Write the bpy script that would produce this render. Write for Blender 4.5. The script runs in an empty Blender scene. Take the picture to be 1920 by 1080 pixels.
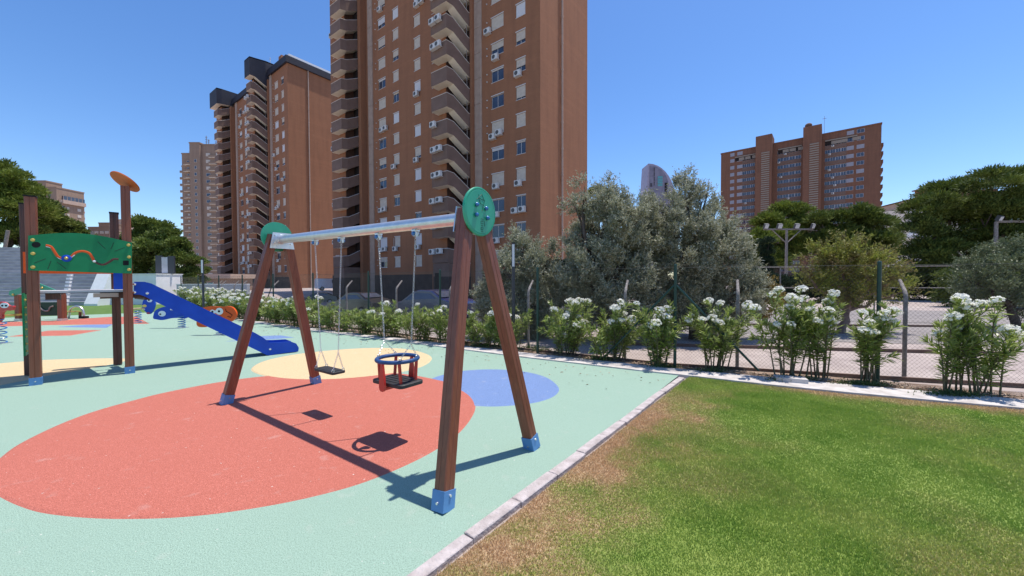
import bpy, math, random
import numpy as np
from mathutils import Vector, Matrix
R_ = math.radians
S = bpy.context.scene
COL = S.collection
rnd = random.Random(7)

# ---------------------------------------------------------------- camera
H, F, PT, RL = 1.65, 712.0, .0225, .0033
cam_d = bpy.data.cameras.new('camera'); cam = bpy.data.objects.new('camera', cam_d); COL.objects.link(cam)
cam_d.sensor_width = 36; cam_d.lens = F/1920*36; cam_d.clip_start = .05; cam_d.clip_end = 6000
cam.matrix_world = Matrix.Translation((0, 0, H)) @ Matrix.Rotation(math.pi/2-PT, 4, 'X') @ Matrix.Rotation(-RL, 4, 'Z')
S.camera = cam
# ---------------------------------------------------------------- light
SUN = Vector((.235, .135, 1)).normalized()
EL = math.asin(SUN.z); AZ = math.atan2(SUN.x, SUN.y)
W = bpy.data.worlds.new('World'); S.world = W; W.use_nodes = True
nt = W.node_tree; bg = nt.nodes['Background']
sky = nt.nodes.new('ShaderNodeTexSky'); sky.sky_type = 'NISHITA'; sky.sun_disc = False
sky.sun_elevation = EL; sky.sun_rotation = AZ; sky.air_density = 1.0; sky.dust_density = .35; sky.ozone_density = 4.0; sky.altitude = 0
hs = nt.nodes.new('ShaderNodeHueSaturation'); hs.inputs['Saturation'].default_value = 1.2; hs.inputs['Hue'].default_value = .506
nt.links.new(sky.outputs[0], hs.inputs['Color']); nt.links.new(hs.outputs[0], bg.inputs[0]); bg.inputs[1].default_value = .15
sl = bpy.data.lights.new('sun', 'SUN'); sl.energy = 4.4; sl.angle = R_(.53); sl.color = (1, .94, .86)
so = bpy.data.objects.new('sun', sl); COL.objects.link(so); so.rotation_euler = SUN.to_track_quat('Z', 'Y').to_euler(); so.location = (0, 0, 60)
vs = S.view_settings; vs.view_transform = 'Standard'; vs.look = 'None'; vs.gamma = 1; vs.exposure = .36; vs.use_curve_mapping = False
S.render.engine = 'CYCLES'
S.cycles.max_bounces = 6; S.cycles.transparent_max_bounces = 6

# ---------------------------------------------------------------- picture -> world (ground plane or given depth)
def ray(x, y):
    x -= 960; y -= 540
    cr, sr = math.cos(RL), math.sin(RL)
    X = x*cr-y*sr; Y = x*sr+y*cr
    c, s = math.cos(PT), math.sin(PT)
    return Vector((X, F*c-Y*s, -F*s-Y*c))
def G(x, y, z=0):
    d = ray(x, y); t = (z-H)/d.z
    return Vector((d.x*t, d.y*t, z))
def AY(x, y, Y):
    d = ray(x, y); t = Y/d.y
    return Vector((d.x*t, Y, H+d.z*t))
def PL(x, y, p0, dr):           # vertical plane through p0 along dr
    n = Vector((-dr[1], dr[0], 0)); d = ray(x, y)
    t = (Vector((p0[0], p0[1], 0))-Vector((0, 0, 0))).dot(n)/d.dot(n)
    return Vector((0, 0, H))+d*t

# ---------------------------------------------------------------- materials
MATS = {}
def mat(name, col, rough=.7, col2=None, scale=8, bump=0, metal=0, bscale=None, detail=4, spec=.5, stretch=None, mix=(.35, .65), coat=0, trans=0):
    if name in MATS: return MATS[name]
    m = bpy.data.materials.new(name); m.use_nodes = True; n = m.node_tree.nodes; l = m.node_tree.links
    b = n['Principled BSDF']; b.inputs['Roughness'].default_value = rough; b.inputs['Metallic'].default_value = metal
    b.inputs['Base Color'].default_value = (*col, 1); b.inputs['Specular IOR Level'].default_value = spec
    if coat: b.inputs['Coat Weight'].default_value = coat; b.inputs['Coat Roughness'].default_value = .15
    tc = n.new('ShaderNodeTexCoord'); mp = n.new('ShaderNodeMapping'); l.new(tc.outputs['Object'], mp.inputs[0])
    if stretch: mp.inputs['Scale'].default_value = stretch
    if col2:
        t = n.new('ShaderNodeTexNoise'); t.inputs['Scale'].default_value = scale; t.inputs['Detail'].default_value = detail
        l.new(mp.outputs[0], t.inputs['Vector'])
        r = n.new('ShaderNodeValToRGB'); r.color_ramp.elements[0].position = mix[0]; r.color_ramp.elements[1].position = mix[1]
        r.color_ramp.elements[0].color = (*col, 1); r.color_ramp.elements[1].color = (*col2, 1)
        l.new(t.outputs['Fac'], r.inputs[0]); l.new(r.outputs[0], b.inputs['Base Color'])
    if bump:
        t2 = n.new('ShaderNodeTexNoise'); t2.inputs['Scale'].default_value = bscale or scale*3; t2.inputs['Detail'].default_value = 3
        l.new(mp.outputs[0], t2.inputs['Vector'])
        bp = n.new('ShaderNodeBump'); bp.inputs['Strength'].default_value = bump; bp.inputs['Distance'].default_value = .02
        l.new(t2.outputs['Fac'], bp.inputs['Height']); l.new(bp.outputs[0], b.inputs['Normal'])
    MATS[name] = m; return m
def mixc(n, l, a, b, fac):
    m = n.new('ShaderNodeMix'); m.data_type = 'RGBA'
    if isinstance(a, tuple): m.inputs[6].default_value = (*a, 1)
    else: l.new(a, m.inputs[6])
    if isinstance(b, tuple): m.inputs[7].default_value = (*b, 1)
    else: l.new(b, m.inputs[7])
    if isinstance(fac, float): m.inputs[0].default_value = fac
    else: l.new(fac, m.inputs[0])
    return m.outputs[2]
def noise(n, l, vec, scale, detail=3, lo=.4, hi=.6):
    t = n.new('ShaderNodeTexNoise'); t.inputs['Scale'].default_value = scale; t.inputs['Detail'].default_value = detail
    l.new(vec, t.inputs['Vector'])
    r = n.new('ShaderNodeMapRange'); r.inputs[1].default_value = lo; r.inputs[2].default_value = hi
    l.new(t.outputs['Fac'], r.inputs[0]); return r.outputs[0]
def rubber(name, c):
    m = bpy.data.materials.new(name); m.use_nodes = True; n = m.node_tree.nodes; l = m.node_tree.links
    b = n['Principled BSDF']; b.inputs['Roughness'].default_value = .9; b.inputs['Specular IOR Level'].default_value = .25
    tc = n.new('ShaderNodeTexCoord'); v = tc.outputs['Object']
    dk = tuple(x*.58 for x in c); lt = tuple(min(1, x*1.35+.05) for x in c)
    a = mixc(n, l, dk, c, noise(n, l, v, 145, 2, .36, .5))
    a = mixc(n, l, a, lt, noise(n, l, v, 175, 1, .56, .72))
    big = tuple(x*.9 for x in c)
    f = noise(n, l, v, .9, 4, .38, .7); mm = n.new('ShaderNodeMath'); mm.operation = 'MULTIPLY'; mm.inputs[1].default_value = .3; l.new(f, mm.inputs[0])
    a = mixc(n, l, a, big, mm.outputs[0])
    f = noise(n, l, v, 5, 5, .62, .75); mm = n.new('ShaderNodeMath'); mm.operation = 'MULTIPLY'; mm.inputs[1].default_value = .17; l.new(f, mm.inputs[0])
    a = mixc(n, l, a, (.55, .5, .45), mm.outputs[0])
    f = noise(n, l, v, 38, 2, .74, .77)
    a = mixc(n, l, a, (.65, .62, .56), f)
    l.new(a, b.inputs['Base Color'])
    t = n.new('ShaderNodeTexNoise'); t.inputs['Scale'].default_value = 160; t.inputs['Detail'].default_value = 2; l.new(v, t.inputs['Vector'])
    bp = n.new('ShaderNodeBump'); bp.inputs['Strength'].default_value = .55; bp.inputs['Distance'].default_value = .006
    l.new(t.outputs['Fac'], bp.inputs['Height']); l.new(bp.outputs[0], b.inputs['Normal'])
    MATS[name] = m; return m
def leafmat(name, c1, c2, c3=None, scale=1.2, rough=.55, under=None, transl=.25, hf=14, spec=.4):
    m = bpy.data.materials.new(name); m.use_nodes = True; n = m.node_tree.nodes; l = m.node_tree.links
    b = n['Principled BSDF']; b.inputs['Roughness'].default_value = rough; b.inputs['Specular IOR Level'].default_value = spec
    tc = n.new('ShaderNodeTexCoord'); v = tc.outputs['Object']
    a = mixc(n, l, c1, c2, noise(n, l, v, scale, 3, .35, .65))
    a = mixc(n, l, a, c3 or tuple(x*1.5 for x in c2), noise(n, l, v, hf, 2, .5, .72))
    if under:
        g = n.new('ShaderNodeNewGeometry'); a = mixc(n, l, a, under, g.outputs['Backfacing'])
    l.new(a, b.inputs['Base Color'])
    tr = n.new('ShaderNodeBsdfTranslucent'); l.new(a, tr.inputs[0]); ms = n.new('ShaderNodeMixShader'); ms.inputs[0].default_value = transl
    out = n['Material Output']; l.new(b.outputs[0], ms.inputs[1]); l.new(tr.outputs[0], ms.inputs[2]); l.new(ms.outputs[0], out.inputs[0])
    MATS[name] = m; return m
def woodmat(name, c1, c2, sc=(14, 14, .8)):
    m = mat(name, c1, .5, c2, 3, .1, bscale=6, stretch=sc, mix=(.3, .7), coat=.12); return m
def brickmat(name, c1, c2, mortar, sx=.24, sy=.065, grime=(.3, .17, .1)):
    m = bpy.data.materials.new(name); m.use_nodes = True; n = m.node_tree.nodes; l = m.node_tree.links
    b = n['Principled BSDF']; b.inputs['Roughness'].default_value = .88; b.inputs['Specular IOR Level'].default_value = .2
    tc = n.new('ShaderNodeTexCoord'); sp = n.new('ShaderNodeSeparateXYZ'); l.new(tc.outputs['Object'], sp.inputs[0])
    ad = n.new('ShaderNodeMath'); l.new(sp.outputs[0], ad.inputs[0]); l.new(sp.outputs[1], ad.inputs[1])
    cb = n.new('ShaderNodeCombineXYZ'); l.new(ad.outputs[0], cb.inputs[0]); l.new(sp.outputs[2], cb.inputs[1])
    bt = n.new('ShaderNodeTexBrick'); l.new(cb.outputs[0], bt.inputs[0]); bt.inputs['Scale'].default_value = 1
    bt.inputs['Brick Width'].default_value = sx; bt.inputs['Row Height'].default_value = sy; bt.inputs['Mortar Size'].default_value = .008
    bt.inputs['Color1'].default_value = (*c1, 1); bt.inputs['Color2'].default_value = (*c2, 1); bt.inputs['Mortar'].default_value = (*mortar, 1)
    v = tc.outputs['Object']
    mp = n.new('ShaderNodeMapping'); mp.inputs['Scale'].default_value = (1, 1, .12); l.new(v, mp.inputs[0])
    f = noise(n, l, mp.outputs[0], 1.3, 5, .45, .75); mm = n.new('ShaderNodeMath'); mm.operation = 'MULTIPLY'; mm.inputs[1].default_value = .45; l.new(f, mm.inputs[0])
    a = mixc(n, l, bt.outputs[0], grime, mm.outputs[0])
    mp2 = n.new('ShaderNodeMapping'); mp2.inputs['Scale'].default_value = (.06, .06, 1.4); l.new(v, mp2.inputs[0])
    f = noise(n, l, mp2.outputs[0], 1.1, 4, .5, .72); mm = n.new('ShaderNodeMath'); mm.operation = 'MULTIPLY'; mm.inputs[1].default_value = .22; l.new(f, mm.inputs[0])
    a = mixc(n, l, a, tuple(x*1.3 for x in c1), mm.outputs[0])
    l.new(a, b.inputs['Base Color']); MATS[name] = m; return m

M = dict(
 green=rubber('rubber_green', (.275, .395, .31)), red=rubber('rubber_red', (.455, .135, .095)), yellow=rubber('rubber_yellow', (.62, .47, .27)), blue=rubber('rubber_blue', (.155, .235, .43)),
 concrete=mat('concrete', (.42, .38, .35), .9, (.58, .54, .51), 6, .4, bscale=60, detail=6),
 kerb=mat('kerb_concrete', (.36, .31, .29), .92, (.52, .46, .44), 9, .6, bscale=50, detail=6),
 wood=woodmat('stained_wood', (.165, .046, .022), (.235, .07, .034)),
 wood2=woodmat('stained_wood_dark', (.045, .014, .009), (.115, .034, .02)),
 shoe=mat('blue_steel', (.085, .22, .46), .5, (.10, .255, .51), 9, .1),
 cap=mat('blue_plastic', (.02, .14, .38), .3, coat=.2),
 steel=mat('galvanised_steel', (.60, .61, .62), .35, (.68, .69, .70), 14, .05, metal=.75, bscale=60),
 chrome=mat('bright_steel', (.75, .75, .75), .25, metal=.9),
 brass=mat('brass_cap', (.62, .45, .12), .35, metal=.5),
 gplas=mat('green_panel_plastic', (.009, .19, .07), .45, (.012, .22, .085), 5, .03, spec=.25),
 gplas2=mat('green_disc_plastic', (.02, .30, .17), .35, (.025, .34, .19), 6, .03, coat=.2),
 gdark=mat('dark_green_groove', (.004, .045, .02), .6),
 orange=mat('orange_plastic', (.66, .085, .012), .45, (.72, .10, .015), 5, .05, spec=.3),
 redp=mat('red_plastic', (.50, .025, .02), .38, (.56, .035, .025), 5, .05, coat=.2),
 bluep=mat('blue_slide_plastic', (.005, .055, .40), .45, (.008, .068, .46), 4, .06, bscale=25, spec=.25),
 navy=mat('navy_rubber', (.012, .05, .16), .5, (.02, .07, .21), 12, .1),
 black=mat('black_rubber', (.016, .016, .018), .55, (.03, .03, .033), 30, .15, bscale=80),
 hole=mat('dark_hollow', (.003, .004, .004), .9),
 white=mat('white_plastic', (.75, .75, .74), .4),
 eye=mat('eye_white', (.72, .76, .78), .4),
 pink=mat('maroon_plastic', (.30, .02, .06), .4),
 stone=mat('white_render', (.78, .77, .77), .85, (.84, .83, .83), 3, .1),
 grey=mat('grey_render', (.38, .38, .40), .85, (.48, .48, .50), 2.5, .1),
 step=mat('bleacher_concrete', (.30, .30, .31), .9, (.40, .40, .41), 1.5, .2, bscale=20),
 lawn2=mat('far_lawn', (.06, .13, .015), .95, (.10, .18, .03), 4, .3),
 sand=mat('sandy_ground', (.32, .26, .235), .95, (.42, .35, .315), 1.6, .5, bscale=25, detail=8),
 dirt=mat('dirt', (.20, .13, .085), .95, (.36, .27, .21), 5, .8, bscale=40, detail=8),
 asphalt=mat('asphalt', (.04, .04, .043), .9, (.065, .065, .07), 3, .3, bscale=80),
 asph2=mat('pale_asphalt', (.20, .175, .165), .9, (.27, .24, .225), 2, .3, bscale=60),
 edging=mat('timber_edging', (.10, .06, .045), .9, (.19, .12, .09), 4, .3),
 post=mat('green_fence_paint', (.008, .045, .03), .45),
 cpost=mat('grey_fence_post', (.20, .165, .14), .8, (.33, .29, .26), 14, .3),
 wire=mat('fence_wire', (.035, .042, .04), .7),
 lamp=mat('dark_grey_lamp', (.035, .038, .048), .45),
 lens=mat('frosted_lens', (.62, .63, .64), .4),
 bark=mat('bark', (.05, .035, .026), .95, (.12, .09, .07), 9, .8, bscale=25, stretch=(1, 1, .25)),
 barkr=mat('bark_rosy', (.16, .10, .08), .95, (.28, .19, .15), 9, .8, bscale=25, stretch=(1, 1, .25)),
 stem=mat('oleander_stem', (.10, .085, .04), .8, (.17, .14, .08), 20),
 petal=leafmat('white_petals', (.88, .87, .80), (.90, .89, .83), (.92, .91, .86), 3, .6, None, .5, 9),
 brick=brickmat('brown_brick', (.34, .148, .076), (.30, .13, .066), (.33, .168, .10), grime=(.20, .095, .055)),
 parapet=mat('brown_render', (.175, .11, .083), .9, (.205, .13, .10), 1.2, .1, detail=6),
 soffit=mat('cream_soffit', (.78, .68, .54), .9, (.82, .73, .60), 2, 0),
 strip=mat('pale_render', (.44, .32, .25), .9, (.50, .37, .29), 2, 0),
 gfloor=mat('dark_ground_floor', (.05, .033, .028), .9, (.07, .046, .04), 1.2),
 innerw=mat('shade_darkened_wood', (.06, .028, .018), .8, (.085, .04, .026), 2),  # wood brown, with the balcony recess shade darkened into the colour
 roofb=mat('black_roof_cladding', (.018, .017, .026), .7, (.026, .024, .036), 1, 0),
 rail=mat('white_rail', (.60, .56, .53), .6),
 shut=mat('cream_shutter', (.55, .47, .38), .7, (.62, .54, .45), 3),
 shutw=mat('white_shutter', (.66, .64, .64), .7),
 frameb=mat('grey_frame', (.30, .30, .34), .6, (.46, .45, .47), .25, mix=(.45, .6)),
 glass=mat('window_glass', (.03, .035, .05), .08, (.07, .08, .12), .5, spec=.8),
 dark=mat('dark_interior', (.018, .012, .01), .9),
 acw=mat('ac_casing', (.60, .58, .55), .6, (.68, .66, .63), 3),
 acd=mat('ac_grille', (.09, .09, .09), .7),
 tan=brickmat('tan_brick', (.33, .225, .165), (.30, .205, .15), (.33, .24, .18), grime=(.23, .15, .11)),
 redb=brickmat('red_brick', (.24, .112, .068), (.205, .095, .058), (.24, .135, .09), grime=(.11, .055, .042)),
 louv=mat('pale_louvre', (.30, .25, .20), .8),
 lilac=mat('lilac_cladding', (.30, .26, .33), .5, (.36, .32, .40), .3),
 carb=mat('black_car_paint', (.012, .012, .016), .25, coat=.8),
 carn=mat('navy_car_paint', (.012, .016, .07), .25, coat=.8),
 carw=mat('white_car_paint', (.75, .75, .76), .3, coat=.6),
 cars=mat('silver_car_paint', (.35, .36, .38), .3, metal=.5, coat=.6),
 tyre=mat('tyre', (.02, .02, .02), .9),
 teal=mat('teal_glass', (.10, .32, .33), .3),
)
LF = dict(
 olive=leafmat('olive_leaf', (.16, .17, .09), (.25, .26, .145), (.42, .42, .28), 1.5, .5, (.42, .42, .31), .25, 9, .4),
 pine=leafmat('pine_needles', (.055, .085, .014), (.11, .15, .022), (.19, .23, .04), .9, .7, None, .18, 3),
 pine2=leafmat('bright_pine_needles', (.09, .13, .018), (.17, .22, .03), (.25, .29, .06), .8, .7, None, .22, 3),
 cyp=leafmat('cypress_foliage', (.012, .03, .012), (.022, .045, .018), (.04, .06, .02), 1.5, .8, None, .1, 4),
 broad=leafmat('broad_leaf', (.08, .12, .025), (.14, .19, .035), (.24, .28, .07), 1.2, .55, None, .25, 6),
 boug=leafmat('yellowing_leaf', (.20, .14, .07), (.24, .28, .04), (.38, .40, .07), 2.2, .6, None, .3, 7),
 grey=leafmat('grey_green_leaf', (.10, .13, .06), (.17, .20, .09), (.28, .31, .17), 1.5, .5, None, .2, 7),
 oleander=leafmat('oleander_leaf', (.18, .25, .035), (.32, .42, .06), (.50, .56, .16), 3, .35, (.30, .36, .13), .42, 12, .6),
 weed=leafmat('weed_leaf', (.04, .08, .02), (.08, .12, .03), (.13, .17, .05), 4, .6, None, .2, 14),
)

# ---------------------------------------------------------------- mesh helpers
class MB:
    def __init__(s): s.v = []; s.f = []; s.m = []
    def add(s, vs, fs, mi=0):
        o = len(s.v); s.v += [tuple(v) for v in vs]; s.f += [tuple(i+o for i in f) for f in fs]; s.m += [mi]*len(fs)
    def box(s, x0, x1, y0, y1, z0, z1, mi=0, mtx=None):
        vs = [Vector((x, y, z)) for z in (z0, z1) for x, y in ((x0, y0), (x1, y0), (x1, y1), (x0, y1))]
        if mtx: vs = [mtx @ v for v in vs]
        s.add(vs, [(0, 3, 2, 1), (4, 5, 6, 7), (0, 1, 5, 4), (1, 2, 6, 5), (2, 3, 7, 6), (3, 0, 4, 7)], mi)
    def bevbox(s, cx, cy, cz, sx, sy, sz, b, mi=0, mtx=None):      # rounded in plan, chamfered top and bottom
        pl = []
        for qx, qy, a0 in ((1, 1, 0), (-1, 1, 90), (-1, -1, 180), (1, -1, 270)):
            for k in range(4):
                a = R_(a0+30*k); pl.append((qx*(sx/2-b)+b*math.cos(a), qy*(sy/2-b)+b*math.sin(a)))
        rings = [(.5, .985), (.42, 1), (-.42, 1), (-.5, .985)]
        vs = []
        for z, k in rings:
            for x, y in pl: vs.append(Vector((cx+x*k, cy+y*k, cz+z*sz)))
        if mtx: vs = [mtx @ v for v in vs]
        n = len(pl); fs = [tuple(range(n)), tuple(range(4*n-1, 3*n-1, -1))]
        for r in range(3):
            for i in range(n):
                j = (i+1) % n; fs.append((r*n+i, r*n+n+i, r*n+n+j, r*n+j))
        s.add(vs, fs, mi)
    def tube(s, pts, r, n=8, mi=0, cap=True, prof=None, up=None):
        pts = [Vector(p) for p in pts]; rs = r if isinstance(r, (list, tuple)) else [r]*len(pts)
        vs = []; pu = None
        if prof: n = len(prof)
        for i, p in enumerate(pts):
            a = pts[max(i-1, 0)]; b = pts[min(i+1, len(pts)-1)]; t = (b-a).normalized()
            if pu is None:
                u = Vector(up) if up else (Vector((0, 0, 1)) if abs(t.z) < .9 else Vector((1, 0, 0)))
                u = (u-t*u.dot(t)).normalized()
            else: u = (pu-t*pu.dot(t)).normalized()
            pu = u; w = t.cross(u)
            for k in range(n):
                if prof: vs.append(p+u*prof[k][0]*rs[i]+w*prof[k][1]*rs[i])
                else:
                    an = 2*math.pi*k/n; vs.append(p+(u*math.cos(an)+w*math.sin(an))*rs[i])
        fs = []
        for i in range(len(pts)-1):
            for k in range(n):
                j = (k+1) % n; fs.append((i*n+k, i*n+j, i*n+n+j, i*n+n+k))
        if cap: fs += [tuple(range(n-1, -1, -1)), tuple(range((len(pts)-1)*n, len(pts)*n))]
        s.add(vs, fs, mi)
    def prism(s, poly, o, ax, ay, an, t, mi=0):   # 2D polygon in axes ax, ay at o, thickness t along an (centred)
        o, ax, ay, an = map(Vector, (o, ax, ay, an)); n = len(poly)
        vs = [o+ax*x+ay*y+an*(t/2) for x, y in poly]+[o+ax*x+ay*y-an*(t/2) for x, y in poly]
        fs = [tuple(range(n)), tuple(range(2*n-1, n-1, -1))]
        for i in range(n):
            j = (i+1) % n; fs.append((i, i+n, j+n, j))
        s.add(vs, fs, mi)
    def ball(s, c, r, mi=0, nu=10, nv=6, sc=(1, 1, 1), mtx=None):
        vs = []; fs = []
        for i in range(nv+1):
            th = math.pi*i/nv
            for j in range(nu):
                ph = 2*math.pi*j/nu; v = Vector((math.sin(th)*math.cos(ph)*r*sc[0], math.sin(th)*math.sin(ph)*r*sc[1], math.cos(th)*r*sc[2]))
                vs.append(Vector(c)+(mtx @ v if mtx else v))
        for i in range(nv):
            for j in range(nu):
                k = (j+1) % nu; fs.append((i*nu+j, i*nu+nu+j, i*nu+nu+k, i*nu+k))
        s.add(vs, fs, mi)
    def torus(s, c, R, r, ax, ay, n=32, m=8, mi=0, arc=1.0, sx=1):
        c, ax, ay = Vector(c), Vector(ax), Vector(ay); an = ax.cross(ay); vs = []; fs = []; N = n if arc == 1 else n+1
        for i in range(N):
            a = 2*math.pi*arc*i/n; e = ax*math.cos(a)*sx+ay*math.sin(a); e2 = e.normalized()
            for j in range(m):
                b = 2*math.pi*j/m; vs.append(c+e*R+e2*r*math.cos(b)+an*r*math.sin(b))
        for i in range(n):
            k = (i+1) % N if arc == 1 else i+1
            for j in range(m):
                q = (j+1) % m; fs.append((i*m+j, k*m+j, k*m+q, i*m+q))
        s.add(vs, fs, mi)
    def mesh(s, name, ms, smooth=False):
        me = bpy.data.meshes.new(name); me.from_pydata(s.v, [], s.f)
        for m in (ms if isinstance(ms, (list, tuple)) else [ms]): me.materials.append(m)
        if max(s.m or [0]) > 0: me.polygons.foreach_set('material_index', s.m)
        if smooth:
            me.polygons.foreach_set('use_smooth', [True]*len(me.polygons)); me.set_sharp_from_angle(angle=R_(38))
        me.update(); return me
def link(name, me, parent=None, loc=None, rz=None, **pr):
    o = bpy.data.objects.new(name, me); COL.objects.link(o)
    if parent: o.parent = parent
    if loc is not None: o.location = loc
    if rz is not None: o.rotation_euler = (0, 0, rz)
    for k, v in pr.items():
        if v is not None: o[k] = v
    return o
def obj(name, mb, ms, parent=None, smooth=False, **pr): return link(name, mb.mesh(name, ms, smooth), parent, **pr)
def thing(name, label, cat, loc=(0, 0, 0), rz=0, group=None):
    o = bpy.data.objects.new(name, None); COL.objects.link(o); o.location = loc; o.rotation_euler = (0, 0, rz); o.empty_display_size = .2
    o['label'] = label; o['category'] = cat
    if group: o['group'] = group
    return o
def dup(root, label=None, loc=None, rz=None):
    def cp(o, par):
        c = o.copy(); COL.objects.link(c)
        if par: c.parent = par
        for ch in kids.get(o.name, []): cp(ch, c)
        return c
    kids = {}
    for o in COL.objects:
        if o.parent: kids.setdefault(o.parent.name, []).append(o)
    r = cp(root, None)
    if label: r['label'] = label
    if loc is not None: r.location = loc
    if rz is not None: r.rotation_euler = (0, 0, rz)
    return r
def npmesh(name, V, nper, m, parent=None, kind=None, tris=None):   # V (N,nper,3): N separate faces of nper vertices
    N = V.shape[0]; me = bpy.data.meshes.new(name)
    me.vertices.add(N*nper); me.vertices.foreach_set('co', V.reshape(-1).astype(np.float32))
    me.loops.add(N*nper); me.loops.foreach_set('vertex_index', np.arange(N*nper, dtype=np.int32))
    me.polygons.add(N); me.polygons.foreach_set('loop_start', np.arange(0, N*nper, nper, dtype=np.int32))
    me.update(calc_edges=True); me.materials.append(m)
    o = link(name, me, parent)
    if kind: o['kind'] = kind
    return o
def catmull(P, n=6, closed=True):
    out = []; L = len(P)
    for i in range(L if closed else L-1):
        p = [P[(i+k-1) % L] if closed else P[min(max(i+k-1, 0), L-1)] for k in range(4)]
        for j in range(n):
            t = j/n
            out.append(tuple(.5*((2*p[1][a])+(-p[0][a]+p[2][a])*t+(2*p[0][a]-5*p[1][a]+4*p[2][a]-p[3][a])*t*t+(-p[0][a]+3*p[1][a]-3*p[2][a]+p[3][a])*t**3) for a in (0, 1)))
    if not closed: out.append(P[-1])
    return out
def sheet(name, poly, z, m, thick=0, **pr):
    mb = MB(); n = len(poly)
    if thick:
        cx = sum(p[0] for p in poly)/n; cy = sum(p[1] for p in poly)/n; o2 = []
        for i in range(n):
            a, b = Vector(poly[i-1]), Vector(poly[(i+1) % n]); d = (b-a).normalized(); q = Vector((d.y, -d.x)); p = Vector(poly[i])
            if (p-Vector((cx, cy))).dot(q) < 0: q = -q
            o2.append((p.x+q.x*.03, p.y+q.y*.03))
        vs = [(x, y, z) for x, y in poly]+[(x, y, -.001) for x, y in o2]
        mb.add(vs, [tuple(range(n))]+[(i, n+i, n+(i+1) % n, (i+1) % n) for i in range(n)])
    else: mb.add([(x, y, z) for x, y in poly], [tuple(range(n))])
    return obj(name, mb, m, kind='structure', **pr)

# ---------------------------------------------------------------- ground
def smooth(a, b, x):
    t = np.clip((x-a)/(b-a), 0, 1); return t*t*(3-2*t)
FENCE = [(13.5, 3.9), (9.2, 5.1), (5.88, 6.08), (3.02, 7.02), (.57, 8.47), (-1.92, 10.13), (-4.56, 12.06), (-7.42, 14.16), (-10.25, 16.3), (-13.1, 18.45), (-15.9, 20.6), (-18.8, 22.75), (-21.7, 24.9)]
def ground_z(X, Y):
    s = (Y-8.47)*.81+(X-.57)*.586          # distance behind the fence line
    lot = smooth(1.2, 9, s)*smooth(1.5, -6, X)
    z = -.035-.75*lot-2.7*smooth(32, 80, Y)*smooth(25, -25, X)*smooth(-90, -60, X)
    hill = 4.6*smooth(28.0, 33.5, Y)*smooth(-1.0, -1.1, X/np.maximum(Y, 1))*smooth(62, 46, Y)
    ht = hill*1.0; z = z*(1-smooth(-24, -30, X)*1.0)+ht-.035*smooth(-24, -30, X)
    return z
def build_ground():
    gx = np.concatenate([-np.geomspace(3000, 50, 14), np.linspace(-48, 30, 80), np.geomspace(32, 3000, 16)])
    gy = np.concatenate([[-200, -30, -8], np.linspace(-4, 60, 66), np.geomspace(63, 4000, 22)])
    X, Y = np.meshgrid(gx, gy); Z = ground_z(X, Y); nx, ny = len(gx), len(gy)
    mb = MB(); mb.v = [tuple(v) for v in np.stack([X, Y, Z], -1).reshape(-1, 3)]
    mb.f = [(j*nx+i, j*nx+i+1, (j+1)*nx+i+1, (j+1)*nx+i) for j in range(ny-1) for i in range(nx-1)]; mb.m = [0]*len(mb.f)
    obj('ground', mb, M['sand'], smooth=True, kind='structure')
    # asphalt car park laid on the lowered ground behind the fence
    ux = np.linspace(0, 1, 60); P = []
    a0, a1 = np.array((1.2, 10.6)), np.array((-24., 28.6)); dn = np.array((.586, .81))
    mb = MB(); n1 = 50; n2 = 24
    for j in range(n2):
        for i in range(n1):
            p = a0+(a1-a0)*i/(n1-1)+dn*(1.2+15*j/(n2-1)); mb.v.append((p[0], p[1], float(ground_z(p[0], p[1]))+.05))
    mb.f = [(j*n1+i+1, j*n1+i, (j+1)*n1+i, (j+1)*n1+i+1) for j in range(n2-1) for i in range(n1-1)]; mb.m = [0]*len(mb.f)
    obj('car_park', mb, M['asphalt'], smooth=True, kind='structure')
build_ground()
KT = [(8.9, 4.1), (6.85, 5.05), (6.04, 5.41), (5.22, 5.78), (4.3, 6.23), (3.24, 6.75), (2.6, 7.09), (1.24, 7.88), (.19, 8.48), (-1.05, 9.24), (-1.67, 9.63), (-3.65, 10.92), (-7.31, 13.21), (-10.17, 15.14), (-11.97, 16.44), (-15.5, 19.0), (-18.6, 21.3)]
KL = [(8.5, 3.72), (6.4, 4.72), (5.6, 5.05), (4.84, 5.39), (4.01, 5.79), (3.04, 6.35), (2.43, 6.68), (1.12, 7.45), (.02, 8.1), (-.99, 8.76), (-1.66, 9.19), (-3.56, 10.42), (-7.1, 12.68), (-9.82, 14.55), (-11.6, 15.85), (-15.2, 18.5), (-18.3, 20.8)]
sheet('rubber_surface', [(-.62, 1.6), (-.59, 2.08), (-.38, 2.34), (-.09, 2.7), (.17, 3.04), (.44, 3.37), (.78, 3.8), (1.23, 4.37), (1.93, 5.26), (2.84, 6.45)]+KL[6:]+[(-18.9, 19.6), (-23.0, 17.0), (-32, 12), (-32, -6), (-.9, -6), (-.8, .8)], 0, M['green'])
RED = [tuple(G(*q)[:2]) for q in ((-22, 897), (5, 925), (60, 950), (120, 962), (220, 968.5), (350, 965), (480, 949), (600, 925), (700, 895), (800, 850), (860, 808), (887, 768), (880, 745), (855, 728), (827, 715), (738, 700), (620, 699), (500, 706), (420, 716), (356, 727.5), (296, 740), (246, 753), (200, 765.5), (160, 778.5), (118, 795), (75, 815), (38, 835), (14, 853), (-10, 875))]
YEL = [(-4.87, 7.11), (-4.5, 6.7), (-3.93, 6.38), (-3.3, 6.26), (-2.68, 6.36), (-2.11, 6.68), (-1.74, 7.2), (-1.72, 7.95), (-2.1, 8.6), (-2.75, 9.05), (-3.7, 9.05), (-4.66, 8.5), (-5.02, 7.77)]
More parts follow.
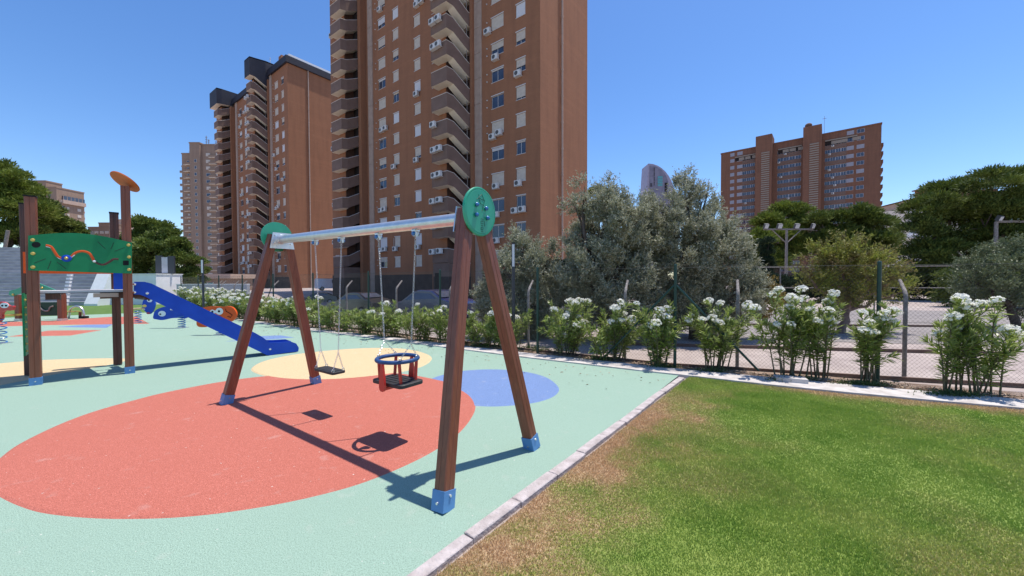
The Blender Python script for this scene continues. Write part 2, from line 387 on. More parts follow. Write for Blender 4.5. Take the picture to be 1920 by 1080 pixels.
BLU = [(-1.32, 6.3), (-.93, 6.78), (-.41, 6.92), (.14, 6.78), (.53, 6.38), (.68, 5.8), (.6, 5.4), (.37, 5.12), (.04, 4.97), (-.37, 4.93), (-.95, 5.1), (-1.35, 5.6)]
sheet('blue_rubber_patch', catmull(BLU), .004, M['blue'], .0042)
sheet('red_rubber_patch', catmull(RED), .008, M['red'], .0082)
sheet('yellow_rubber_patch', catmull(YEL), .012, M['yellow'], .0122)
sheet('yellow_rubber_patch', catmull([(-10.6, 7.0), (-10.1, 7.7), (-9.42, 7.95), (-8.15, 7.98), (-7.95, 7.3), (-8.1, 6.75), (-8.13, 6.12), (-8.3, 5.5), (-9.6, 5.4), (-10.5, 6.1)]), .004, M['yellow'], .0042)
sheet('red_rubber_patch', [(-14.98, 11.27), (-15.38, 12.58), (-13.75, 12.67), (-13.36, 11.45)], .004, M['red'], .0042)
sheet('red_rubber_patch', [(-21.5, 13.0), (-21.3, 14.9), (-19.1, 15.7), (-18.33, 17.36), (-17.17, 17.32), (-13.92, 14.51), (-17.27, 14.2), (-18.68, 13.81)], .004, M['red'], .0042)
sheet('blue_rubber_patch', [(-16.27, 13.6), (-15.92, 14.17), (-15.12, 14.3), (-14.26, 13.32)], .008, M['blue'], .0082)
sheet('blue_rubber_patch', [(-7.73, 10.25), (-7.2, 10.75), (-7.68, 11.11), (-6.94, 11.31), (-6.3, 10.9), (-6.72, 10.6)], .004, M['blue'], .0042)
# concrete strip under the oleanders
mb = MB()
for i in range(len(KT)-1):
    a, b, c, d = KT[i], KT[i+1], KL[i+1], KL[i]
    ia = len(mb.v); mb.v += [(*a, .022), (*b, .022), (*c, .022), (*d, .022), (*c, -.05), (*d, -.05), (*a, -.05), (*b, -.05)]
    mb.f += [(ia, ia+1, ia+2, ia+3), (ia+3, ia+2, ia+4, ia+5), (ia, ia+6, ia+7, ia+1)]; mb.m += [0, 0, 0]
obj('pavement_strip', mb, M['concrete'], kind='structure')
dirtpoly = [(x+.02, y+.03) for x, y in KT]+[(x, y+.35) for x, y in reversed(FENCE[:-1])]
mb = MB()
for i in range(len(KT)-1):
    a, b = KT[i], KT[i+1]; n = Vector((a[1]-b[1], b[0]-a[0])); n = n.normalized(); n = -n if n.y < 0 else n
    w = .62
    mb.add([(a[0], a[1], -.01), (b[0], b[1], -.01), (b[0]+n.x*w, b[1]+n.y*w, -.012), (a[0]+n.x*w, a[1]+n.y*w, -.012)], [(0, 1, 2, 3)])
obj('planting_strip', mb, M['dirt'], kind='structure')
# lawn
LK = [(-.95, 1.45), (-.59, 2.08), (-.38, 2.34), (-.09, 2.7), (.17, 3.04), (.44, 3.37), (.78, 3.8), (1.23, 4.37), (1.93, 5.26), (2.87, 6.42)]
LK = [(-1.3, .7)]+LK
lawnpoly = [(x+.1, y-.07) for x, y in LK]+[(3.04, 6.33), (4.01, 5.77), (4.84, 5.37), (5.6, 5.03), (6.4, 4.7), (8.5, 3.7), (8.5, -1), (-1.3, -1)]
def lawnmat(nm, blades):
    m = bpy.data.materials.new(nm); m.use_nodes = True; n = m.node_tree.nodes; l = m.node_tree.links
    b = n['Principled BSDF']; b.inputs['Roughness'].default_value = .75; b.inputs['Specular IOR Level'].default_value = .25
    tc = n.new('ShaderNodeTexCoord'); v = tc.outputs['Object']
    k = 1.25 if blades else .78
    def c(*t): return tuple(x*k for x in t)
    g = mixc(n, l, c(.185, .29, .045), c(.29, .375, .08), noise(n, l, v, 2.2, 4, .35, .65))
    g = mixc(n, l, g, c(.28, .36, .08), noise(n, l, v, 22, 3, .5, .8))
    dry = mixc(n, l, c(.46, .31, .17), c(.60, .43, .26), noise(n, l, v, 45, 2, .4, .6))
    olv = mixc(n, l, c(.34, .35, .09), dry, noise(n, l, v, 55, 2, .42, .58))
    # distance from the kerb line on the left: dry along it
    sp = n.new('ShaderNodeSeparateXYZ'); l.new(v, sp.inputs[0])
    def math_(op, a, b_=None):
        q = n.new('ShaderNodeMath'); q.operation = op
        for i, x in enumerate((a, b_)):
            if x is None: continue
            if isinstance(x, float): q.inputs[i].default_value = x
            else: l.new(x, q.inputs[i])
        return q.outputs[0]
    d1 = math_('ADD', math_('MULTIPLY', sp.outputs[0], .79), math_('MULTIPLY', sp.outputs[1], -.613))   # signed distance to the kerb
    d1 = math_('ADD', d1, 1.67)
    nz = n.new('ShaderNodeTexNoise'); nz.inputs['Scale'].default_value = 1.9; nz.inputs['Detail'].default_value = 5; l.new(v, nz.inputs['Vector'])
    dn = math_('ADD', d1, math_('MULTIPLY', math_('SUBTRACT', nz.outputs['Fac'], .5), 2.4))
    mr = n.new('ShaderNodeMapRange'); mr.interpolation_type = 'SMOOTHSTEP'; mr.inputs[1].default_value = .0; mr.inputs[2].default_value = .55; l.new(dn, mr.inputs[0])
    mr2 = n.new('ShaderNodeMapRange'); mr2.interpolation_type = 'SMOOTHSTEP'; mr2.inputs[1].default_value = .15; mr2.inputs[2].default_value = 1.15; l.new(dn, mr2.inputs[0])
    # green tongue at the far corner
    far = n.new('ShaderNodeMapRange'); far.inputs[1].default_value = 4.9; far.inputs[2].default_value = 5.8; l.new(sp.outputs[1], far.inputs[0])
    f1 = math_('MAXIMUM', mr.outputs[0], far.outputs[0]); f2 = math_('MAXIMUM', mr2.outputs[0], far.outputs[0])
    patch = noise(n, l, v, .75, 4, .48, .66)
    f2 = math_('MULTIPLY', f2, math_('SUBTRACT', 1.0, math_('MULTIPLY', patch, .5)))
    a = mixc(n, l, dry, olv, f1); a = mixc(n, l, a, g, f2)
    # worn edge along the concrete strip
    e = math_('ADD', math_('MULTIPLY', sp.outputs[0], .43), math_('MULTIPLY', sp.outputs[1], .90))
    e = math_('SUBTRACT', 6.98, e); e = math_('ADD', e, math_('MULTIPLY', math_('SUBTRACT', nz.outputs['Fac'], .5), .9))
    me_ = n.new('ShaderNodeMapRange'); me_.inputs[1].default_value = .12; me_.inputs[2].default_value = .4; l.new(e, me_.inputs[0])
    rt = n.new('ShaderNodeMapRange'); rt.inputs[1].default_value = 3.6; rt.inputs[2].default_value = 4.4; l.new(sp.outputs[0], rt.inputs[0])
    fe = math_('MULTIPLY', math_('SUBTRACT', 1.0, me_.outputs[0]), rt.outputs[0])
    a = mixc(n, l, a, dry, math_('MULTIPLY', fe, .85))
    l.new(a, b.inputs['Base Color'])
    if blades:
        tr = n.new('ShaderNodeBsdfTranslucent'); l.new(a, tr.inputs[0]); ms = n.new('ShaderNodeMixShader'); ms.inputs[0].default_value = .35
        l.new(b.outputs[0], ms.inputs[1]); l.new(tr.outputs[0], ms.inputs[2]); l.new(ms.outputs[0], n['Material Output'].inputs[0])
    else:
        bt = n.new('ShaderNodeTexNoise'); bt.inputs['Scale'].default_value = 70; l.new(v, bt.inputs['Vector'])
        bp = n.new('ShaderNodeBump'); bp.inputs['Distance'].default_value = .02; l.new(bt.outputs['Fac'], bp.inputs['Height']); l.new(bp.outputs[0], b.inputs['Normal'])
    return m
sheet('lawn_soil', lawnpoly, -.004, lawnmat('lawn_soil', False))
def inpoly(px, py, poly):
    c = np.zeros(len(px), bool); n = len(poly)
    for i in range(n):
        x0, y0 = poly[i]; x1, y1 = poly[(i+1) % n]
        if y0 == y1: continue
        t = ((y0 > py) != (y1 > py)) & (px < (x1-x0)*(py-y0)/(y1-y0)+x0); c ^= t
    return c
def grass():
    g = np.random.default_rng(3); N = 1900000
    x = g.uniform(-1.2, 8.5, N); y = g.uniform(-.9, 6.5, N)
    keep = inpoly(x, y, lawnpoly) & (np.abs(x) < 1.42*np.maximum(y, 0)+6.0-2.2*np.minimum(np.maximum(y, 0), 1.6)*1.4) & (g.random(N) < np.where((y > .9) & (np.abs(x) < 1.42*y+.8), np.clip(2.9/np.hypot(x, y), .3, 1), .28))
    x, y = x[keep], y[keep]; n = len(x)
    d = np.hypot(x, y); h = g.uniform(.010, .024, n)*(.75+.25*np.sin(x*2.1+y*1.3)); w = g.uniform(.0020, .0036, n)*(.38+d*.22)
    a = g.uniform(0, 2*np.pi, n); le = g.uniform(.1, 1.0, n)*h; la = g.uniform(0, 2*np.pi, n)
    V = np.zeros((n, 3, 3)); V[:, 0, 0] = x-np.cos(a)*w; V[:, 0, 1] = y-np.sin(a)*w; V[:, 1, 0] = x+np.cos(a)*w; V[:, 1, 1] = y+np.sin(a)*w
    V[:, 2, 0] = x+np.cos(la)*le; V[:, 2, 1] = y+np.sin(la)*le; V[:, 2, 2] = h; V[:, :2, 2] = -.004
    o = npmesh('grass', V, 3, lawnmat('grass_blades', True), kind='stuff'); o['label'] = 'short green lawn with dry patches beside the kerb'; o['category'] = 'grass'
grass()
# kerb stones along the lawn
kr = link('kerb', None, kind='structure')
def along(P, step):
    out = []; d = 0; nxt = 0
    for i in range(len(P)-1):
        a, b = Vector(P[i]), Vector(P[i+1]); L = (b-a).length
        while nxt <= d+L: out.append(a+(b-a)*((nxt-d)/L)); nxt += step
        d += L
    return out
kp = along(LK, .5)
for i in range(len(kp)-1):
    a, b = kp[i], kp[i+1]; t = (b-a).normalized(); n = Vector((t.y, -t.x)); j = rnd.uniform(-.006, .006)
    mb = MB(); L = (b-a).length-.007; zt = .009+rnd.uniform(-.004, .004)
    mt = Matrix(((t.x, n.x, 0, a.x+n.x*j), (t.y, n.y, 0, a.y+n.y*j), (0, 0, 1, 0), (0, 0, 0, 1)))
    vs = []; wj = rnd.uniform(.078, .09)
    for z, e in ((-.06, 0), (zt-.006, 0), (zt, .006)):
        vs += [mt @ Vector(p) for p in ((e, -.01+e, z), (L-e, -.01+e, z), (L-e, wj-e, z), (e, wj-e, z))]
    mb.add(vs, [(8, 9, 10, 11)]+[(r*4+q, r*4+(q+1) % 4, r*4+4+(q+1) % 4, r*4+4+q) for r in (0, 1) for q in range(4)])
    obj('kerb_stone', mb, M['kerb'], kr)
obj_ = MB(); obj_.bevbox(0, 0, .05, .42, .2, .07, .01)
o = obj('loose_kerb_stone', obj_, M['concrete']); o.location = (4.42, 6.0, .0); o.rotation_euler = (0, 0, -.4); o['label'] = 'loose pale concrete block lying on the strip below the fence'; o['category'] = 'concrete block'
# far lawn strip and bleachers terrain pieces
sheet('far_lawn', [(-23.0, 17.05), (-18.95, 19.65), (-18.7, 21.6), (-24, 27.5), (-60, 27.5), (-60, 8), (-32, 12.1)], -.006, M['lawn2'])
sheet('path', [(3, 11.2), (30, 5.5), (40, 12), (18, 21), (2, 22)], -.028, M['asph2'])

# ---------------------------------------------------------------- swing set
DV = Vector((-.818, .575, 0)); NV = Vector((.575, .818, 0)); UP = Vector((0, 0, 1))
m1 = Vector((-.155, 3.19, 0)); m2 = Vector((-3.475, 5.525, 0)); LT = (m2-m1).length
def bz(t): return 2.185+.04*t/LT
def BP(t, n=0, dz=0): return m1+DV*t+NV*n+UP*(bz(t)+dz)
swing = thing('swing_set', 'large timber A-frame double swing frame with a steel crossbar and green end discs', 'swing set', (m1+m2)/2)
SI = Matrix.Translation(-(m1+m2)/2)
def so_(name, mb, ms, parent=None, smooth=True, off=SI, **pr):
    mb.v = [tuple(off @ Vector(v)) for v in mb.v]; return obj(name, mb, ms, parent or swing, smooth, **pr)
mb = MB(); mb.tube([BP(.17), BP(LT-.17)], .057, 24); so_('beam', mb, M['steel'])
h_ = .5; g1, g2 = .06, .03
PROF = []
for k in range(4):
    a = k*math.pi/2; c_, s_ = math.cos(a), math.sin(a)
    for p in ((h_, -h_+.07), (h_, -g1-.02), (h_-g2, -g1+.01), (h_-g2, -.03), (h_, 0), (h_, .10), (h_, h_-.07), (h_-.07, h_)):
        PROF.append((p[0]*c_-p[1]*s_, p[0]*s_+p[1]*c_))
for end, base, tt, sg in (('n', m1, .23, 1), ('f', m2, LT-.23, -1)):
    for side in (-1, 1):
        b = base+NV*side*.605; top = m1+DV*tt+NV*side*.085+UP*(bz(tt)+.06)
        ax = (top-b).normalized()
        mb = MB(); mb.tube([b+ax*.02, top], .108, prof=PROF, up=DV); leg = so_('leg', mb, [M['wood']])
        mb = MB(); sq = [(.53, .53), (-.53, .53), (-.53, -.53), (.53, -.53)]
        mb.tube([b-ax*.005, b+ax*.135], .112, prof=sq, up=DV); so_('foot_shoe', mb, M['shoe'], leg)
        u = (DV-ax*DV.dot(ax)).normalized(); w = ax.cross(u)
        for q, dv in ((.1, u), (.05, -w), (.1, -u), (.05, w)):
            mb = MB(); mb.tube([b+ax*q+dv*.058, b+ax*q+dv*.070], [.012, .009], 8); so_('bolt', mb, M['chrome'], leg)
    # steel plate inside
    pt = tt+sg*.075
    mb = MB(); pl = [(-.16, -.13), (.16, -.13), (.12, .09), (-.12, .09)]
    mb.prism(pl, BP(pt, 0, .0), NV, UP, DV, .012)
    pln = so_('beam_plate', mb, M['steel'], smooth=False)
    mb = MB(); mb.torus(BP(pt+sg*.01), .06, .009, NV, UP, 20, 6); so_('weld_collar', mb, M['steel'], pln)
    for q in ((-.11, -.06), (.11, -.06), (-.09, .05), (.09, .05)):
        mb = MB(); c = BP(pt, q[0], q[1]); mb.tube([c, c+DV*sg*.025], .012, 6); so_('bolt', mb, M['chrome'], pln)
    # disc on the outside
    dt = tt-sg*.085; c = BP(dt, 0, .045); out = -DV*sg
    mb = MB(); n = 48; ring = []
    for rr, zz in ((.208, -.011), (.21, .0), (.205, .009), (.196, .011), (.192, .0085), (.188, .0085), (.184, .011)):
        ring.append([c+(NV*math.cos(2*math.pi*i/n)+UP*math.sin(2*math.pi*i/n))*rr+out*zz for i in range(n)])
    vs = [v for r in ring for v in r]; fs = [tuple(range(n))]+[tuple(range(len(ring)*n-1, (len(ring)-1)*n-1, -1))]
    for r in range(len(ring)-1):
        for i in range(n):
            j = (i+1) % n; fs.append((r*n+i, r*n+j, r*n+n+j, r*n+n+i))
    mb.add(vs, fs); disc = so_('end_disc', mb, M['gplas2'])
    for q in ((-.062, .05), (.062, .035), (-.066, -.035), (.082, -.045)):
        cc = c+NV*q[0]+UP*q[1]+out*.011; mb = MB()
        mb.tube([cc, cc+out*.006, cc+out*.016, cc+out*.024, cc+out*.028], [.013, .018, .019, .013, .002], 14); so_('bolt_cap', mb, M['cap'], disc)
    # carved kite emblem and curls
    mb = MB()
    def ln(P, closed=False):
        P = [c+NV*x+UP*y+out*.0115 for x, y in P]
        if closed: P.append(P[0])
        mb.tube(P, .0022, 5)
    ln([(-.03, .115), (.012, .15), (.05, .10), (.035, .06), (-.005, .07)], True); ln([(-.03, .115), (.05, .10)]); ln([(.035, .06), (.02, .03), (.03, .02), (.012, .01)])
    ln([(-.055, .10), (-.035, .107)]); ln([(-.02, .135), (-.032, .14)])
    ln([(.0, -.06), (.03, -.06), (.03, -.08), (.0, -.08), (.0, -.10), (.03, -.10)]); ln([(.0, -.118), (.03, -.118)]); ln([(.045, -.075), (.05, -.12)])
    ln([(.0, -.135), (.03, -.135), (.028, -.155), (.015, -.15), (.002, -.155), (.0, -.135)]); ln([(.0, -.168), (.03, -.168)])
    so_('carved_emblem', mb, M['gdark'], disc)
hang_t = [.968, 1.559, 2.273, 2.867]
for t in hang_t:
    c = BP(t, 0, -.057); mb = MB()
    mb.box(-.028, .028, -.03, .03, -.012, .004, 0, Matrix.Translation(c) @ Matrix(((DV.x, NV.x, 0, 0), (DV.y, NV.y, 0, 0), (0, 0, 1, 0), (0, 0, 0, 1))))
    hg = so_('hanger', mb, M['steel'], smooth=False)
    for q in (-1, 1):
        mb = MB(); mb.prism([(-.024, 0), (.024, 0), (.024, -.035), (.012, -.06), (-.012, -.06), (-.024, -.035)], c+NV*q*.02, DV, UP, NV, .006); so_('cheek', mb, M['steel'], hg, False)
        mb = MB(); mb.tube([c+NV*q*.023-UP*.035, c+NV*q*.035-UP*.035, c+NV*q*.042-UP*.035], [.022, .021, .013], 12); so_('bearing_cap', mb, M['cap'], hg)
def chain(mb, a, b, pitch=.026, r=.0024, w=.0085):
    a, b = Vector(a), Vector(b); L = (b-a).length; n = max(2, int(L/pitch)); t = (b-a)/L
    u = Vector((1, 0, 0)); u = (u-t*u.dot(t)).normalized(); v = t.cross(u)
    for i in range(n):
        c = a+t*(i+.5)*L/n; s = u if i % 2 else v; s = (s+(v if i % 2 else -u)*.35).normalized(); P = []
        for k in range(8):
            an = 2*math.pi*k/8; P.append((math.cos(an)*w, math.sin(an)*L/n*.62))
        an_ = s.cross(t); vs = []; m_ = 4
        for k, (x, y) in enumerate(P):
            e = (s*x+t*y); e2 = e.normalized()
            for j in range(m_):
                bb = 2*math.pi*j/m_; vs.append(c+e+e2*r*math.cos(bb)+an_*r*math.sin(bb))
        fs = [(k*m_+j, ((k+1) % 8)*m_+j, ((k+1) % 8)*m_+(j+1) % m_, k*m_+(j+1) % m_) for k in range(8) for j in range(m_)]
        mb.add(vs, fs)
FR = Matrix(((DV.x, NV.x, 0, 0), (DV.y, NV.y, 0, 0), (0, 0, 1, 0), (0, 0, 0, 1)))
# flat swing
ts = (hang_t[2]+hang_t[3])/2; sc_ = m1+DV*ts+UP*.535
flat = thing('flat_swing', 'flat black rubber swing seat hanging on two chains from the far half of the crossbar', 'swing', sc_)
off = Matrix.Translation(-sc_); fm = Matrix.Translation(sc_) @ FR
mb = MB(); mb.bevbox(0, 0, 0, .44, .17, .03, .03, 0, fm); mb.bevbox(0, 0, .0155, .36, .12, .006, .02, 0, fm); so_('seat', mb, M['black'], flat, off=off)
for sg, t in ((-1, hang_t[2]), (1, hang_t[3])):
    top = BP(t, 0, -.11); jn = m1+DV*(ts+sg*.20)+UP*.535+UP*.24
    mb = MB(); chain(mb, top, jn)
    for q in (-1, 1): chain(mb, jn, sc_+DV*sg*.19+NV*q*.065+UP*.035)
    so_('chain', mb, M['steel'], flat, off=off)
    for q in (-1, 1):
        mb = MB(); mb.torus(sc_+DV*sg*.19+NV*q*.065+UP*.028, .016, .004, NV, UP, 12, 6); so_('shackle', mb, M['chrome'], flat, off=off)
# cradle swing
tc_ = (hang_t[0]+hang_t[1])/2; cc_ = m1+DV*tc_+UP*.60
crd = thing('cradle_swing', 'toddler cradle swing with blue ring rail, red supports and black seat', 'swing', cc_)
off = Matrix.Translation(-cc_); fm = Matrix.Translation(cc_) @ FR
mb = MB(); mb.bevbox(0, 0, 0, .48, .30, .035, .045, 0, fm); seat = so_('seat', mb, M['black'], crd, off=off)
mb = MB()
for q in (-.08, -.03, .03, .08): mb.box(-.19, .19, q-.018, q+.018, .0178, .023, 0, fm)
so_('seat_ribs', mb, M['black'], seat, off=off, smooth=False)
rc = cc_+UP*.235
mb = MB(); mb.torus(rc, .205, .021, DV, NV, 44, 12); so_('ring_rail', mb, M['navy'], crd, off=off)
for a in (35, 145, 215, 325):
    e = DV*math.cos(R_(a))*.205+NV*math.sin(R_(a))*.16; e2 = DV*math.cos(R_(a))*.2+NV*math.sin(R_(a))*.19
    mb = MB(); mb.tube([cc_+e+UP*.01, rc+e2*1.0-UP*.01], .017, 10); so_('support_post', mb, M['redp'], crd, off=off)
for q in (-1, 1):
    mb = MB()
    pp = [(-.014, .22), (-.024, .15), (-.038, .06), (-.044, -.02), (-.036, -.05), (-.015, -.064), (.015, -.064), (.036, -.05), (.044, -.02), (.038, .06), (.024, .15), (.014, .22)]
    mb.prism(pp, cc_+NV*q*.185, DV, UP, NV, .022); mb.box(-.02, .02, -.16 if q < 0 else .0, .0 if q < 0 else .16, -.055, -.03, 0, fm)
    so_('crotch_paddle', mb, M['redp'], crd, off=off)
for sg, t in ((-1, hang_t[0]), (1, hang_t[1])):
    top = BP(t, 0, -.11); jn = m1+DV*(tc_+sg*.215)+UP*(.60+.235+.17)
    mb = MB(); chain(mb, top, jn)
    for q in (-1, 1): chain(mb, jn, rc+DV*sg*.175+NV*q*.105+UP*.03)
    so_('chain', mb, M['steel'], crd, off=off)
    for q in (-1, 1):
        mb = MB(); mb.torus(rc+DV*sg*.175+NV*q*.105+UP*.022, .014, .0045, NV, UP, 12, 6); so_('shackle', mb, M['chrome'], crd, off=off)

# ---------------------------------------------------------------- play tower with slide
Q1, Q2, Q3, Q4 = Vector((-7.59, 6.02, 0)), Vector((-6.84, 6.76, 0)), Vector((-8.42, 6.6, 0)), Vector((-7.72, 7.4, 0))
E1 = (Q2-Q1).normalized(); E2 = Vector((-E1.y, E1.x, 0))
tw = thing('play_tower', 'timber play tower with green activity panel, orange top disc and no roof', 'play tower', Q1)
TI = Matrix.Translation(-Q1)
def to(name, mb, ms, parent=None, smooth=True, **pr): return so_(name, mb, ms, parent or tw, smooth, TI, **pr)
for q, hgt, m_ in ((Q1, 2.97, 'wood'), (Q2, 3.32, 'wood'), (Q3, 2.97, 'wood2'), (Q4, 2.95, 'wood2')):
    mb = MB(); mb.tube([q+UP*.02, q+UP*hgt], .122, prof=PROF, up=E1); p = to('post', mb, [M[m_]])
    if q is Q1 or q is Q2:
        mb = MB(); mb.tube([q-UP*.005, q+UP*.12], .126, prof=sq, up=E1); to('foot_shoe', mb, M['shoe'], p)
        mb = MB(); mb.tube([q-E2*.066+UP*.06, q-E2*.078+UP*.06], [.012, .009], 8); to('bolt', mb, M['chrome'], p)
    if q is not Q2:
        mb = MB(); mb.tube([q+UP*hgt, q+UP*(hgt+.025)], .126, prof=sq, up=E1); to('post_cap', mb, M['hole'], p)
# orange disc on the tall post, tilted
dc = Q2+UP*3.40; nrm = Vector((.21, .59, .77)).normalized()
ua = Vector((1, 0, 0)); ua = (ua-nrm*ua.dot(nrm)).normalized(); ub = nrm.cross(ua)
mb = MB(); mb.prism([(math.cos(2*math.pi*i/40)*.22, math.sin(2*math.pi*i/40)*.22) for i in range(40)], dc, ua, ub, nrm, .02); to('top_disc', mb, mat('orange_disc_plastic', (.42, .10, .025), .5, (.48, .12, .03), 5, spec=.25))
# activity panel in front of the two near posts
pd = E1; p0 = Q1-E2*.083; n_ = -E2
def pp_(x, y): return PL(x, y, p0, pd)
outl = [(53, 507), (247, 513), (247.5, 455)]+[(247.5-(194.5)*k/10, 455-13*k/10-11*math.sin(math.pi*k/10)) for k in range(1, 10)]+[(53, 442)]
P3 = [pp_(*q) for q in outl]
P2 = [((p-p0).dot(pd), p.z) for p in P3]
mb = MB(); mb.prism(P2, p0, pd, UP, n_, .022); pan = to('activity_panel', mb, M['gplas'], smooth=False)
def onp(x, y, d=.0): q = pp_(x, y); return q+n_*(.011+d)
def slot(P, r, m, nm, d=.0, flat=.25):
    mb = MB(); P = [onp(*q, d) for q in P]
    mb.tube(P, r, prof=[(math.cos(a), math.sin(a)) for a in [k*math.pi/4 for k in range(8)]]); 
    mb.v = [tuple(Vector(v)-n_*((Vector(v)-p0).dot(n_)-.011-d)*(1-flat)) for v in mb.v]
    return to(nm, mb, m, pan)
w1 = catmull([(86, 460), (96, 463), (103, 473), (110, 482), (122, 485)], 5, False)
w2 = catmull([(122, 485), (133, 482), (142, 474), (154, 471), (166, 474), (172, 481), (176, 489)], 5, False)
w3 = catmull([(178, 491), (186, 495), (195, 496), (205, 491), (213, 486), (222, 486)], 5, False)
slot(w1, .017, M['orange'], 'wavy_slot', .001); slot(w2, .017, M['orange'], 'wavy_slot', .0012); slot(w3, .016, M['wood2'], 'wavy_slot', .001)
slot([(x+.3, y+2.4) for x, y in w1], .005, M['white'], 'slot_edge', .0022); slot([(132, 483.5), (140, 478)], .009, M['white'], 'slot_edge', .003)
mb = MB(); mb.ball(onp(177, 490, .003), .022, nu=8, nv=4, mtx=None); to('slot_bead', mb, M['white'], pan)
for P in (((65, 493), (86, 485)), ((90, 504), (96, 489)), ((107, 491), (124, 504)), ((183, 453), (198, 467)), ((208, 467), (213, 455)), ((215, 471), (234, 464))):
    slot(list(P), .0045, M['gdark'], 'carved_line', .0008)
def ovl(cx, cy, rx, ry, m, nm, sqr=False):
    mb = MB(); P = []
    for k in range(20):
        a = 2*math.pi*k/20; x, y = math.cos(a), math.sin(a)
        if sqr: x = math.copysign(abs(x)**.3, x); y = math.copysign(abs(y)**.3, y)
        P.append(onp(cx+x*rx, cy+y*ry, .001))
    mb.add(P, [tuple(range(19, -1, -1))]); return to(nm, mb, m, pan, False)
ovl(68, 459, 8.5, 5.5, M['hole'], 'round_hole'); ovl(236, 493, 5.5, 4.5, M['hole'], 'square_hole', True)
c = onp(125, 484.5); mb = MB(); mb.tube([c, c+n_*.03, c+n_*.04], [.058, .055, .035], 20); kn = to('sliding_knob', mb, M['bluep'], pan)
mb = MB(); mb.ball(c+n_*.045, .024, nu=12, nv=6); to('knob_cap', mb, M['brass'], kn)
for q in ((61.5, 450), (62, 475.5), (62, 501), (241, 459.5), (242, 482), (242, 505.5)):
    mb = MB(); c = onp(*q); mb.tube([c, c+n_*.014, c+n_*.024], [.026, .024, .008], 12); to('bolt_cap', mb, M['brass'], pan)
# back panel seen below as a red-brown strip, deck and joists
def beamAB(a, b, w, hgt, m, nm, up=UP):
    mb = MB(); a, b = Vector(a), Vector(b); t = (b-a).normalized(); s = t.cross(up).normalized()
    mb.tube([a, b], 1, prof=[(hgt/2, w/2), (-hgt/2, w/2), (-hgt/2, -w/2), (hgt/2, -w/2)], up=up); return to(nm, mb, m, None, False)
beamAB(Q3+E1*.0-E2*.3+UP*1.96, Q4-E2*.3+UP*1.96, .03, .36, M['orange'], 'inner_panel')
mb = MB(); dk = [Q1+E2*.05-E1*.02, Q2+E2*.05+E1*.02, Q4-E2*.05, Q3-E2*.05]
mb.prism([((q-Q1).x, (q-Q1).y) for q in dk], Q1+UP*1.47, (1, 0, 0), (0, 1, 0), UP, .035); to('deck', mb, M['grey'], None, False)
beamAB(Q1+E2*.12+UP*1.452-E1*.1, Q2+E2*.1+UP*1.452, .03, .02, M['hole'], 'deck_edge')
beamAB(Q2+E2*.14+E1*.26+UP*1.36, Q4+E2*.0+E1*.3+UP*1.36-E2*.2, .09, .13, M['wood2'], 'joist')
beamAB(Q2-E1*.35+E2*.25+UP*1.39, Q2+E1*.3+E2*.25+UP*1.39, .09, .11, M['wood2'], 'joist')
beamAB(Q1+E1*.10+E2*.2+UP*1.395, Q1+E1*.26+E2*.2+UP*1.395, .09, .11, M['wood2'], 'joist')
beamAB(Q2-E1*.42+E2*.1+UP*1.40, Q2-E1*.12+E2*.1+UP*1.40, .09, .07, M['strip'], 'joist_end')
mb = MB(); c = Q3+E1*.0+E2*-.25+E1*.02; mb.tube([c+UP*.42-E2*.18, c+UP*1.45-E2*.18], 1, prof=[(.012, .14), (-.012, .14), (-.012, -.14), (.012, -.14)], up=E1); clp = to('climbing_panel', mb, M['gplas'], None, False)
for k in range(8):
    mb = MB(); cc = c-E2*.3+E1*.02+UP*(.5+k*.12); mb.ball(cc, .018, nu=8, nv=4); to('climbing_hold', mb, M['brass'], clp)
# slide
sp0 = Q2+E1*.08+E2*.08; sd = (Vector((-5.1, 8.52, 0))-sp0); sd.z = 0; sd.normalize()
side = Vector((-sd.y, sd.x, 0))
def sl_(x, y): p = PL(x, y, sp0, sd); return ((p-sp0).dot(sd), p.z)
topl = [(251, 526), (270, 526), (284, 529.5), (300, 539), (330, 557), (370, 580), (400, 592), (440, 604), (470, 619), (488, 631), (500, 638), (515, 640), (540, 638), (551, 640), (559, 647)]
topl = [(251, 526), (270, 526), (284, 529.5), (296, 535.5), (478, 622), (492, 630), (505, 640), (520, 640), (545, 638.5), (555, 642), (560, 650)]
botl = [(559, 657), (540, 659), (502, 664.5), (488, 658), (270, 553), (262, 550), (251, 550)]
prof = [sl_(*q) for q in topl+botl]; lo = min(z for _, z in prof)
prof = [(a, z-lo+.004) for a, z in prof]
slide = thing('slide', 'long blue plastic slide running down from the timber play tower', 'slide', sp0)
OI = Matrix.Translation(-sp0)
for q in (0, .46):
    mb = MB(); mb.prism(prof, sp0+side*q, sd, UP, side, .03); so_('side_board', mb, M['bluep'], slide, False, OI)
mb = MB(); lowp = [sl_(*q) for q in ((251, 549), (262, 549), (270, 552), (488, 657), (502, 663), (540, 657.5), (558, 655))]
lowp = [(a, z-lo+.03) for a, z in lowp]
for i in range(len(lowp)-1):
    (a, z), (b, y) = lowp[i], lowp[i+1]
    vs = [sp0+sd*a+UP*z+side*.015, sp0+sd*b+UP*y+side*.015, sp0+sd*b+UP*y+side*.445, sp0+sd*a+UP*z+side*.445]
    mb.add(vs+[v-UP*.02 for v in vs], [(0, 1, 2, 3), (7, 6, 5, 4)])
so_('chute', mb, M['bluep'], slide, False, OI)
for q, dz in ((( 276, 547), 0), ((506, 652), 0), ((252, 530), 0), ((252, 545), 0)):
    a, z = sl_(*q); c = sp0+sd*a+UP*(z-lo)-side*.015; mb = MB(); mb.tube([c, c-side*.014, c-side*.022], [.024, .022, .008], 12); so_('bolt_cap', mb, M['chrome'], slide, True, OI)
